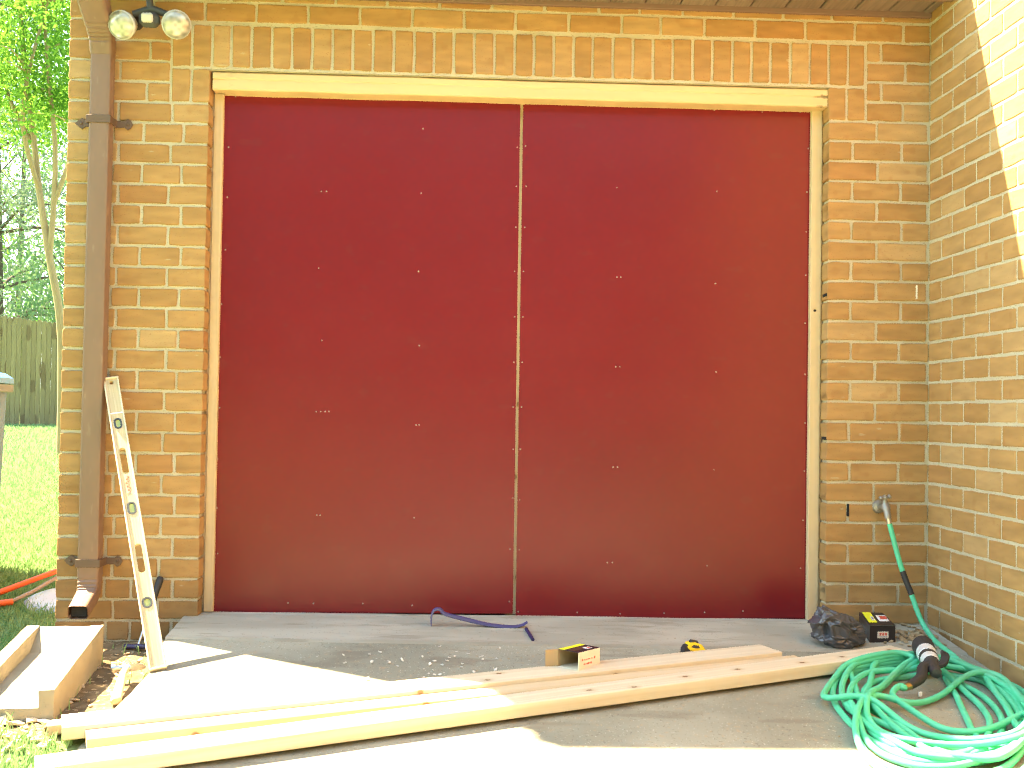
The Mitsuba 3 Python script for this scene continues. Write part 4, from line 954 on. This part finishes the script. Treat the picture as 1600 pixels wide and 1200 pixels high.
obj('underline', bbox(bp(0.054, -0.0026, 0.0225), (0.030, 0.0008, 0.003), 0.0002, rotz(ang_b)), 'grey_ink', fl2)

ico = trimesh.creation.icosphere(subdivisions=6, radius=1.0)
bvx = np.array(ico.vertices)
f1, f2, f3 = meshkit.fbm(bvx * 1.7 + 5, 2, 3), meshkit.fbm(bvx * 3.4 + 1, 2, 8), meshkit.fbm(bvx * 7 + 2, 2, 21)
rid = 1 - np.abs(2 * f1 - 1) * 2.4
rid2 = 1 - np.abs(2 * f2 - 1) * 2.2
rid3 = np.sqrt(np.abs(2 * f3 - 1))
rad = 0.78 + 0.22 * rid + 0.10 * rid2 - 0.02 * rid3
X = bvx * rad[:, None] * A([0.104, 0.078, 0.068])
_b = trimesh.Trimesh(X, ico.faces, process=False); trimesh.smoothing.filter_taubin(_b, iterations=26); X = np.array(_b.vertices)
X = X + ico.vertex_normals * (0.0035 * np.sin(46 * X[:, :1] + 30 * X[:, 2:3] + 9 * f1[:, None]) * f2[:, None])
X[:, 2] += 0.034 * np.exp(-((X[:, 0] + 0.045) / 0.05) ** 2) * (X[:, 2] > 0)
X[:, 0] -= 0.25 * np.clip(X[:, 2], -0.05, 0.1)
X = X @ rotz(0.18).T + A([1.196, -0.285, 0.030])
X[:, 2] = np.maximum(X[:, 2], SL * np.minimum(X[:, 1], 0) + 0.004 + 0.004 * f3)
tag(obj('plastic_bag', (X, np.array(ico.faces)), 'bag', smooth=40), 'crumpled dark grey plastic bag by the right jamb', 'plastic bag')

# ------------------------------------------------------------------ garden hose, nozzle, tap
r_h = 0.0100
HL = DATA['hose']
def shifted(L, dx, dy, k):
    P = A(L); c = A([1.42, -0.93])
    return ((P - c) * k + c + [dx, dy]).tolist()
HL = [HL[0], shifted(HL[4], 0.02, 0.012, 0.93), HL[1], HL[2], shifted(HL[5], -0.012, 0.02, 0.95), HL[3], shifted(HL[0], 0.01, -0.018, 0.97), *HL[4:]]
seq = [A([*p]) for L in HL for p in L]
seq = np.c_[A(seq), np.zeros(len(seq))]
path = catmull(seq, 0.011)
path[:, 0] = np.minimum(path[:, 0], XR - r_h - 0.004)
path[:, 1] += 0.030
_n = A([dC[1], -dC[0]]); _q = pC0[:2] + _n * 0.139
lim = _q[1] + (path[:, 0] - _q[0]) * dC[1] / dC[0] - 0.016
path[:, 1] = np.where(path[:, 0] < 1.43, np.minimum(path[:, 1], lim), path[:, 1])
from scipy.spatial import cKDTree
from scipy.ndimage import gaussian_filter1d, maximum_filter1d
base = SL * path[:, 1] + r_h + 0.001
z = base.copy()
tree = cKDTree(path[:, :2])
nb_ = tree.query_ball_point(path[:, :2], 2 * r_h)
for sweep_i in range(2):
    for i in range(len(path)):
        js = [j for j in nb_[i] if j < i - 8]
        if js:
            d2 = ((path[js, :2] - path[i, :2]) ** 2).sum(1)
            z[i] = max(base[i], (z[js] + np.sqrt(np.maximum(0, (1.5 * r_h) ** 2 - d2)) * 0.8).max())
    h = z - base
    h = gaussian_filter1d(maximum_filter1d(h, 7), 5)
    z = base + np.minimum(h, 0.085)
path[:, 2] = z
path[-34:, 2] = np.maximum(path[-34:, 2], base[-34:] + np.linspace(0.0, 0.036, 34))
lead = catmull(A([[p[0], p[1], p[2]] for p in [(1.467, -0.085, 0.412), (1.489, -0.092, 0.322), (1.517, -0.103, 0.223), (1.546, -0.125, 0.140), (1.570, -0.16, 0.050), (1.582, -0.25, -0.004), (1.572, -0.42, -0.020), (1.575, -0.50, -0.034)]]), 0.011)
full = np.vstack([lead, path[4:]])
w = gaussian_filter1d(full, 2.0, axis=0); w[:6] = full[:6]; w[-4:] = full[-4:]
tail = catmull(A([w[-1], [1.204, -0.882, -0.038], [1.225, -0.870, -0.036]]), 0.008)
w = np.vstack([w, tail[2:]])
hs = thing('garden_hose', 'green garden hose coiled in loops in the corner, running up to the wall tap', 'garden hose')
mh, uvh = sweep(w, ring(12), r_h)
obj('tube', mh, 'hose', hs, uv=uvh, smooth=True)
mh, uvh = sweep(catmull(np.c_[A(DATA['hose_short']), [SL * y + r_h for _, y in DATA['hose_short']]], 0.011), ring(12), r_h)
obj('loose_end', mh, 'hose', hs, uv=uvh, smooth=True)
def along(a, b, t): return A(a) + (A(b) - A(a)) * t
obj('sleeve', tube(catmull(A([(1.5165, -0.1025, 0.226), (1.530, -0.112, 0.186), (1.545, -0.124, 0.144)]), 0.01), 0.0112, 14), 'black_rubber', hs, smooth=50)
obj('coupling', tube(A([[1.4640, -0.084, 0.425], [1.4695, -0.0865, 0.402]]), 0.0105, 14), 'steel', hs, smooth=50)
obj('nozzle_coupling', cat(tube(A([[1.218, -0.874, -0.037], [1.240, -0.862, -0.034]]), [0.0115, 0.0130], 14)), 'brass', hs, smooth=50)
obj('white_tag', bbox((1.272, -0.865, -0.060), (0.016, 0.004, 0.016), 0.001, rotz(0.5)), 'white', hs)

nz_ = thing('hose_nozzle', 'black pistol nozzle with silver rings lying on top of the coiled hose', 'hose nozzle')
n0, n1 = A([1.398, -0.575, 0.044]), A([1.345, -0.820, -0.004])
nd = norm(n1 - n0)
nl = np.linalg.norm(n1 - n0)
obj('head', lathe([(0.0000, 0.0000), (0.0268, 0.0010), (0.0348, 0.0060), (0.0372, 0.0160), (0.0366, 0.0450), (0.0323, 0.0680), (0.0299, 0.0720)], n0, nd, 28), 'black_rubber', nz_, smooth=40)
obj('ring', lathe([(0.0274, 0.0680), (0.0323, 0.0700), (0.0335, 0.0780), (0.0323, 0.1120), (0.0299, 0.1140)], n0, nd, 28), 'silver', nz_, smooth=40)
obj('collar', lathe([(0.0268, 0.1120), (0.0311, 0.1140), (0.0311, 0.1320), (0.0268, 0.1340)], n0, nd, 28), 'black_plastic', nz_, smooth=40)
obj('ring', lathe([(0.0256, 0.1320), (0.0299, 0.1340), (0.0293, 0.1620), (0.0262, 0.1640)], n0, nd, 28), 'silver', nz_, smooth=40)
obj('body', cat(lathe([(0.0238, 0.1600), (0.0250, 0.1640), (0.0238, 0.1850), (0.0201, 0.2050), (0.0195, 0.2400), (0.0159, 0.2550), (0.0000, 0.2580)], n0, nd, 24)), 'black_plastic', nz_, smooth=40)
gp0 = n0 + nd * 0.19
obj('grip', tube(catmull(A([gp0, gp0 + A([-0.035, -0.010, -0.004]), A([1.290, -0.825, -0.016]), A([1.236, -0.864, -0.034])]), 0.008), np.interp(np.linspace(0, 1, len(catmull(A([gp0, gp0 + A([-0.035, -0.010, -0.004]), A([1.290, -0.825, -0.016]), A([1.236, -0.864, -0.034])]), 0.008))), [0, .3, .6, 1], [0.019, 0.019, 0.0175, 0.014]), 14), 'black_rubber', nz_, smooth=50)
obj('lever', sweep(catmull(A([n0 + nd * 0.20 + [0.010, 0, 0.006], [1.390, -0.765, 0.018], [1.412, -0.735, 0.034], [1.424, -0.700, 0.040]]), 0.008), A([(-0.012, -0.006), (0.012, -0.006), (0.014, 0), (0.012, 0.006), (-0.012, 0.006), (-0.014, 0)]), up=(0, 1, 0.3))[0], 'black_rubber', nz_, smooth=40)

TILT[0] = 0.0
fc = thing('wall_tap', 'tarnished outdoor tap on the brick wall with the green hose attached', 'tap')
fy = -0.062
obj('flange', lathe([(0, 0.012), (0.014, 0.012), (0.024, 0.008), (0.028, 0.0)], (1.459, -0.001, 0.462), (0, -1, 0), 20), 'dull_metal', fc, smooth=40)
obj('body', cat(tube(A([[1.459, -0.004, 0.462], [1.4605, -0.05, 0.462], [1.4615, -0.068, 0.458]]), [0.0125, 0.0125, 0.017], 14), tube(catmull(A([[1.461, -0.060, 0.472], [1.462, -0.072, 0.455], [1.4635, -0.082, 0.436], [1.4645, -0.084, 0.422]]), 0.006), [0.017] * 4 + [0.0135] * (len(catmull(A([[1.461, -0.060, 0.472], [1.462, -0.072, 0.455], [1.4635, -0.082, 0.436], [1.4645, -0.084, 0.422]]), 0.006)) - 4), 14), tube(A([[1.4605, -0.062, 0.468], [1.461, -0.060, 0.496]]), [0.0115, 0.009], 12)), 'dull_metal', fc, smooth=50)
hwheel = obj('handle', cat(*[put(trimesh.creation.icosphere(2, 0.0075), A([1.4605, -0.062, 0.504]) + A([0.019 * math.cos(a), 0.019 * math.sin(a) * 0.9, 0.004 * math.cos(a)])) for a in np.arange(6) * math.pi / 3 + 0.3], lathe([(0, 0.004), (0.013, 0.004), (0.016, 0), (0.013, -0.004), (0, -0.004)], (1.4605, -0.062, 0.504), (0, -0.1, 1), 18)), 'dull_metal', fc, smooth=50)
obj('nut', lathe([(0, 0.006), (0.0045, 0.006), (0.0045, 0)], (1.4605, -0.062, 0.508), (0, -0.1, 1), 6), 'steel', fc)

# ------------------------------------------------------------------ things beyond the corner: bin, loppers, lid
def ring_loft(levels):
    V = []
    for z_, x0, x1, y0, y1, r in levels:
        for sx, sy, a0 in ((1, 1, 0), (-1, 1, 90), (-1, -1, 180), (1, -1, 270)):
            for a in (0, 30, 60, 90):
                t_ = math.radians(a0 + a)
                V.append(((x1 if sx > 0 else x0) - sx * r + r * math.cos(t_), (y1 if sy > 0 else y0) - sy * r + r * math.sin(t_), z_))
    n_, m_ = len(levels), 16
    ii, jj = np.meshgrid(np.arange(n_ - 1), np.arange(m_), indexing='ij')
    a_, b_ = ii * m_ + jj, ii * m_ + (jj + 1) % m_
    F = np.stack([a_, b_, b_ + m_, a_ + m_], -1).reshape(-1, 4)
    F = np.vstack([F[:, [0, 1, 2]], F[:, [0, 2, 3]], [[(n_ - 1) * m_, (n_ - 1) * m_ + q_, (n_ - 1) * m_ + q_ + 1] for q_ in range(1, m_ - 1)], [[0, q_ + 1, q_] for q_ in range(1, m_ - 1)]])
    return A(V), F
for bx0, bx1, by0, by1, lab in ((-3.11, -2.578, 0.98, 1.55, 'blue grey wheeled bin at the left edge beside the lawn'), (-3.02, -2.46, -0.02, 0.42, 'second wheeled bin, nearest of the bins left of the wall corner'), (-3.06, -2.515, 0.47, 0.93, 'third wheeled bin, between the nearest bin and the blue lidded one')):
    bn = thing('wheeled_bin', lab, 'bin', 'wheeled bins left of the garage')
    obj('body', ring_loft([(-0.06, bx0 + 0.05, bx1 - 0.01, by0 + 0.05, by1 - 0.08, 0.05), (0.30, bx0 + 0.03, bx1 - 0.008, by0 + 0.03, by1 - 0.04, 0.05), (0.90, bx0, bx1, by0, by1, 0.05)]), 'bin_blue', bn, smooth=40)
    obj('rim', ring_loft([(0.885, bx0 - 0.02, bx1 + 0.022, by0 - 0.02, by1 + 0.02, 0.05), (0.89, bx0 - 0.025, bx1 + 0.026, by0 - 0.025, by1 + 0.02, 0.05), (0.925, bx0 - 0.025, bx1 + 0.026, by0 - 0.025, by1 + 0.02, 0.05)]), 'bin_rim', bn, smooth=30)
    obj('lid', ring_loft([(0.932, bx0 - 0.03, bx1 + 0.024, by0 - 0.04, by1 + 0.03, 0.05), (0.960, bx0 - 0.03, bx1 + 0.022, by0 - 0.04, by1 + 0.03, 0.05), (0.985, bx0, bx1 - 0.01, by0, by1, 0.05), (1.000, bx0 + 0.1, bx1 - 0.1, by0 + 0.1, by1 - 0.1, 0.05)]), 'bin_lid', bn, smooth=30)
    for s in (-0.12, 0.12):
        obj('wheel', lathe([(0, -0.02), (0.10, -0.02), (0.105, -0.012), (0.105, 0.012), (0.10, 0.02), (0, 0.02)], ((bx0 + bx1) / 2 + s, by1 - 0.02, 0.045), (1, 0, 0), 20), 'black_rubber', bn, smooth=40)

lo = thing('loppers', 'long handled garden loppers with orange grips lying on the grass by the corner', 'loppers')
obj('handle', tube(A([[-2.62, 0.40, -0.075], [-2.234, 0.60, -0.002], [-2.062, 0.80, 0.064]]), [0.014, 0.0135, 0.012], 12), 'orange', lo, smooth=50)
obj('arm', tube(A([[-2.150, 0.49, -0.028], [-2.10, 0.63, 0.0], [-2.061, 0.80, 0.034], [-2.02, 0.92, 0.05]]), 0.0085, 10), 'grey_tube', lo, smooth=50)
obj('handle', tube(A([[-2.34, 0.38, -0.055], [-2.22, 0.435, -0.030], [-2.142, 0.50, -0.026]]), [0.015, 0.0155, 0.014], 12), 'orange', lo, smooth=50)
obj('blade', cat(bbox((-2.00, 0.97, 0.062), (0.05, 0.16, 0.008), 0.002, rotz(-0.5)), bbox((-2.03, 0.90, 0.060), (0.04, 0.05, 0.02), 0.004)), 'steel', lo)

tag(obj('plastic_dish', lathe([(0, 0.045), (0.12, 0.043), (0.20, 0.036), (0.228, 0.026), (0.240, 0.010), (0.243, 0.0), (0.238, 0.0), (0.22, 0.02), (0, 0.035)], (-1.915, 0.685, -0.058), (-0.02, -0.09, 1), 40), 'pale_plastic', smooth=40), 'pale round plastic dish lying upside down on the ground behind the wall corner', 'dish')

# ------------------------------------------------------------------ fence
fe = thing('picket_fence', 'tall shaded wooden fence with dog eared pickets across the lawn', 'fence')
FY = 15.0
def fence_top(x): return 2.283 - 0.113 * (x + 7.45)
i = 0
x = -12.6
while x < -3.5:
    i += 1
    zt, z0 = fence_top(x) + rng.uniform(-.012, .012), soil_z(x, FY) - 0.06
    wv = 0.082
    pk = prism([(0.003, 0), (wv - 0.003, 0), (wv - 0.003, zt - z0 - 0.025), (wv - 0.022, zt - z0), (0.022, zt - z0), (0.003, zt - z0 - 0.025)], 0.018, (x, FY + rng.uniform(-.004, .004), z0), A([[1, 0, 0], [0, 0, -1.0], [0, 1, 0]]))
    obj('picket', pk, 'fence', fe, uv=np.c_[np.full(len(pk.vertices), i + 0.5), pk.vertices[:, 2]])
    x += 0.0825
for zz in (0.75, 1.35, 2.0):
    m = bbox((-8.05, FY + 0.03, zz), (9.3, 0.038, 0.09), 0.004, A([[1, 0, 0.0], [0, 1, 0], [-0.11, 0, 1.0]]).T if False else None)
    obj('rail', m, 'fence', fe, uv=np.c_[np.full(len(m.vertices), 900.5), m.vertices[:, 0]])

# ------------------------------------------------------------------ trees
def leaves(centres, sizes, seed, aspect=0.55, droop=0.3):
    g = np.random.default_rng(seed)
    n = len(centres)
    d = g.normal(size=(n, 3)); d[:, 2] -= droop; d /= np.linalg.norm(d, axis=1, keepdims=True)
    s = g.normal(size=(n, 3)); s -= d * (s * d).sum(1, keepdims=True); s /= np.linalg.norm(s, axis=1, keepdims=True)
    L = np.asarray(sizes).reshape(-1, 1) * g.uniform(0.7, 1.3, (n, 1))
    nn = np.cross(d, s)
    V = np.stack([centres, centres + d * L * 0.5 + s * L * aspect * 0.5 + nn * L * 0.08, centres + d * L, centres + d * L * 0.5 - s * L * aspect * 0.5 + nn * L * 0.08], 1).reshape(-1, 3)
    a = np.arange(n) * 4
    return V, np.vstack([np.stack([a, a + 1, a + 2], 1), np.stack([a, a + 2, a + 3], 1)])

def clumps(g, centres, per, spread):
    c = np.repeat(np.asarray(centres), per, 0)
    return c + g.normal(size=c.shape) * spread

def limb_to(base, tip, r, g):
    mid = (A(base) + A(tip)) / 2 + A([0, 0, 0.12 * np.linalg.norm(A(tip) - A(base))]) + g.normal(size=3) * 0.05 * np.linalg.norm(A(tip) - A(base))
    P = catmull(A([base, mid, tip]), np.linalg.norm(A(tip) - A(base)) / 7)
    return tube(P, np.linspace(r, r * 0.25, len(P)), 6)

# multi-stemmed tree in front of the fence
g = np.random.default_rng(31)
t1 = thing('multi_stem_tree', 'tree with slender tan stems and bright yellow green leaves before the fence', 'tree')
ST = [[(-4.66, 8.5, 0.1), (-4.70, 8.5, 1.65), (-4.85, 8.5, 2.51), (-4.98, 8.5, 3.24), (-5.06, 8.55, 3.74), (-5.16, 8.6, 4.32), (-5.28, 8.7, 4.97), (-5.42, 8.8, 5.9)],
      [(-4.85, 8.5, 2.51), (-4.80, 8.45, 3.10), (-4.785, 8.4, 3.75), (-4.86, 8.4, 4.40), (-4.95, 8.3, 5.6)],
      [(-4.98, 8.5, 3.24), (-5.10, 8.3, 3.9), (-5.02, 8.2, 4.5), (-4.83, 8.2, 5.3)],
      [(-5.06, 8.55, 3.74), (-5.30, 8.6, 4.15), (-5.55, 8.6, 4.75)], [(-4.80, 8.45, 3.10), (-4.60, 8.4, 3.7), (-4.50, 8.3, 4.6)]]
RR = [(0.055, 0.022), (0.034, 0.016), (0.030, 0.014), (0.03, 0.012), (0.03, 0.012)]
tr, tips = [], []
for L, (ra, rb) in zip(ST, RR):
    P = catmull(A(L), 0.12)
    tr.append(tube(P, np.linspace(ra, rb, len(P)), 9))
    tips += [P[int(len(P) * f)] for f in (0.6, 0.75, 0.9, 0.99)]
cl = []
for p in tips * 7:
    q = p + g.normal(size=3) * A([0.55, 0.6, 0.45]) + A([0, 0, 0.25])
    if q[2] > 3.9: cl.append(q)
for q in cl[::3]:
    b = min(tips, key=lambda t_: np.linalg.norm(t_ - q))
    tr.append(limb_to(b, q, 0.012, g))
obj('trunk', cat(*tr), 'bark', t1, smooth=50)
C = clumps(g, cl, 120, 0.13)
obj('crown', leaves(C, np.full(len(C), 0.060), 5), 'leaf_bright', t1)

def tree(name, label, x, y, h, rx, z0f, seed, lm, nclump, per, leaf, spread, r0=0.16, conifer=False, group=None, trunk_mat='bark_dark'):
    g = np.random.default_rng(seed)
    k = thing(name, label, 'tree', group)
    zb_ = float(soil_z(x, y)) - 0.2
    lean = g.normal(size=2) * 0.02 * h
    spine = catmull(A([(x, y, zb_), (x + lean[0] * 0.3, y + lean[1] * 0.3, zb_ + h * 0.35), (x + lean[0], y + lean[1], zb_ + h * 0.97)]), h / 12)
    tr = [tube(spine, np.linspace(r0, 0.03, len(spine)), 9)]
    cl = []
    while len(cl) < nclump:
        t_ = g.uniform(z0f, 1.0)
        ax = spine[min(len(spine) - 1, int(t_ * len(spine)))]
        if conifer:
            R = rx * (1 - (t_ - z0f) / (1 - z0f)) ** 0.8 + 0.25
        else:
            R = rx * math.sqrt(max(0.05, 1 - ((t_ - (z0f + 1) / 2) / ((1 - z0f) / 2)) ** 2))
        a, q = g.uniform(0, 2 * math.pi), math.sqrt(g.uniform(0.15, 1))
        p = A([ax[0] + R * q * math.cos(a), ax[1] + R * q * math.sin(a), zb_ + t_ * h + (-0.18 * R * q if conifer else 0)])
        cl.append(p)
        if len(cl) % 3 == 0:
            bse = spine[min(len(spine) - 1, int(max(0.12, t_ - (0.02 if conifer else 0.14)) * len(spine)))]
            tr.append(limb_to(bse, p, 0.018 + 0.004 * h * (1 - t_), g))
    obj('trunk', cat(*tr), trunk_mat, k, smooth=50)
    C = clumps(g, cl, per, spread)
    obj('crown', leaves(C, np.full(len(C), leaf), seed + 1, 0.18 if conifer else 0.55), lm, k)

tree('pine_tree', 'hazy blue green pine behind the fence, its dark trunk at the far left', -10.7, 22, 12, 2.6, 0.16, 101, 'leaf_blue', 110, 95, 0.20, (0.42, 0.42, 0.16), 0.17, True)
tree('leafy_tree', 'broad leafy tree behind the fence, close to the wall corner', -8.1, 21, 8.5, 2.4, 0.16, 102, 'leaf_mid', 75, 110, 0.11, 0.36)
tree('leafy_tree', 'pale green tree behind the fence, left of the bright multi stemmed tree', -13.0, 26, 11, 3.0, 0.12, 103, 'leaf_mid', 75, 100, 0.13, 0.45)
tree('pine_tree', 'tall pine standing farther back between the leafy trees', -11.6, 33, 16, 3.2, 0.14, 104, 'leaf_blue', 110, 95, 0.24, (0.5, 0.5, 0.2), 0.2, True)
tree('leafy_tree', 'bright green tree farthest back beyond the fence', -15.6, 36, 12, 3.6, 0.08, 105, 'leaf_bright', 80, 100, 0.17, 0.5)

# the wood across the yard, behind the place the photograph was taken from
g = np.random.default_rng(77)
wx = g.uniform(-34, 34, 2600); wh = 8.5 + 4.5 * meshkit.noise(np.c_[wx * 0.25, wx * 0, wx * 0], 4)
wc = np.stack([wx, -19 - g.uniform(0, 5, 2600) - 0.004 * wx ** 2 * 0, -0.6 + wh * g.uniform(0.0, 1, 2600)], 1)
C = clumps(g, wc, 22, 0.6)
wt = cat(*[tube(A([(x_, -21.5 + g.uniform(-1, 1), -0.8), (x_ + g.uniform(-.4, .4), -21.5, 6.5)]), [0.2, 0.08], 7) for x_ in np.arange(-33, 34, 3.1)])
tag(obj('woodland', cat(leaves(C, np.full(len(C), 0.42), 78), wt), 'leaf_wood'), 'leafy wood across the yard behind the camera', 'wood', kind='stuff')

# ------------------------------------------------------------------ grass, litter, crumbs
def blades(n, xs, ys, hgt, seed, keep=None):
    g = np.random.default_rng(seed)
    P = np.stack([g.uniform(*xs, n), g.uniform(*ys, n)], 1)
    if keep is not None: P = P[keep(P)]
    n = len(P)
    z_ = ground_z(P[:, 0], P[:, 1]) - 0.004
    a = g.uniform(0, 2 * np.pi, n); L = hgt * g.uniform(0.5, 1.25, n); ln_ = g.uniform(0.1, 0.7, n); w_ = 0.0022 + 0.0010 * g.random(n)
    b = np.c_[P, z_]; dx = np.c_[np.cos(a), np.sin(a), 0 * a]; sx = np.c_[-np.sin(a), np.cos(a), 0 * a]
    wf = (w_ * (1 + np.clip(P[:, 1], 0, 20) * 0.22))[:, None]
    V = np.stack([b - sx * wf, b + sx * wf, b + dx * (L * ln_ * 0.4)[:, None] + [0, 0, 1] * (L * 0.6)[:, None] + sx * wf * 0.6, b + dx * (L * ln_)[:, None] + [0, 0, 1] * (L * 0.95)[:, None]], 1).reshape(-1, 3)
    i0 = np.arange(n) * 4
    return V, np.vstack([np.stack([i0, i0 + 1, i0 + 2], 1), np.stack([i0, i0 + 2, i0 + 3], 1)])
def soilmask(P):
    e = 0.22 * (meshkit.fbm(np.c_[P * 7, np.full(len(P), 9.0)], 3) - 0.5)
    near = np.clip((P[:, 0] + e + 2.02) / 0.3, 0, 1) * np.clip((P[:, 1] + e + 1.42) / 0.37, 0, 1) * (P[:, 1] < 0.7)
    return np.random.default_rng(3).random(len(P)) > near * 0.985
G1 = blades(60000, (-3.2, -1.3), (-2.4, 1.5), 0.045, 41, lambda P: soilmask(P) & ((P[:, 0] < slab_edge(P[:, 1]) - 0.01) & ((P[:, 1] < 0) | (P[:, 0] < XL - 0.02))))
G2 = blades(90000, (-5.2, -1.85), (1.5, 6.5), 0.055, 42)
G3 = blades(60000, (-9.5, -3.2), (6.5, 14.9), 0.075, 43)
tag(obj('grass', cat(G1, G2, G3), 'blade'), 'short sunlit grass of the lawn', 'grass', kind='stuff')

TILT[0] = 0.007
def flakes(n, fx, seed, size, m, name, label, category, lift=0.004, th=0.3):
    g = np.random.default_rng(seed)
    V, F, o = [], [], 0
    for i in range(n):
        x_, y_ = fx(g)
        zz = (SL * min(y_, 0) if x_ > slab_edge(y_) else float(ground_z(A([x_]), A([y_]))[0])) + lift
        s = size * g.uniform(0.5, 1.5)
        ax = norm(g.normal(size=3) * [1, 1, 0.25]); R = frame(norm([g.normal() * 0.35, g.normal() * 0.35, 1]), ax)
        q = A([(-1, -.35, 0), (-.3, -.55, .12), (.6, -.4, .05), (1, .1, 0.2), (.4, .5, .1), (-.6, .45, .0)]) * g.uniform(0.75, 1.25, (6, 3)) * s
        v = np.vstack([q, q - [0, 0, s * th]]) @ R.T + [x_, y_, zz + s * 0.2]
        f = [[0, k, k + 1] for k in range(1, 5)] + [[6, 6 + k + 1, 6 + k] for k in range(1, 5)] + sum([[[k, 6 + k, 6 + (k + 1) % 6], [k, 6 + (k + 1) % 6, (k + 1) % 6]] for k in range(6)], [])
        V.append(v); F.append(A(f) + o); o += 12
    tag(obj(name, (np.vstack(V), np.vstack(F)), m), label, category, kind='stuff')
flakes(110, lambda g: (g.normal(1.53, 0.055), g.normal(-0.17, 0.07)), 51, 0.0135, 'dry_leaf', 'dry_leaves', 'drift of dry brown leaves in the corner behind the hose', 'leaves', 0.010)
flakes(150, lambda g: (g.uniform(-1.85, -1.32), g.uniform(-1.55, -0.15)), 52, 0.009, 'wood_chip', 'wood_chips', 'pale wood chips and leaf bits strewn on the soil beside the splash block', 'wood chips')
flakes(60, lambda g: (g.normal(-1.50, 0.11), g.normal(-1.24, 0.12)), 54, 0.020, 'wood_chip', 'bark_scraps', 'larger pale scraps lying in front of the splash block', 'scraps', th=0.2)
flakes(42, lambda g: (g.normal(-0.33, 0.17), g.normal(-0.56, 0.09)), 53, 0.0060, 'white_paint', 'paint_flakes', 'white paint flakes scattered on the slab behind the boards', 'paint flakes', 0.006)
flakes(90, lambda g: (g.uniform(-1.2, 1.5), g.uniform(-1.6, -0.05)), 55, 0.0030, 'dry_leaf', 'grit', 'grit and crumbs scattered over the slab', 'grit', 0.006)
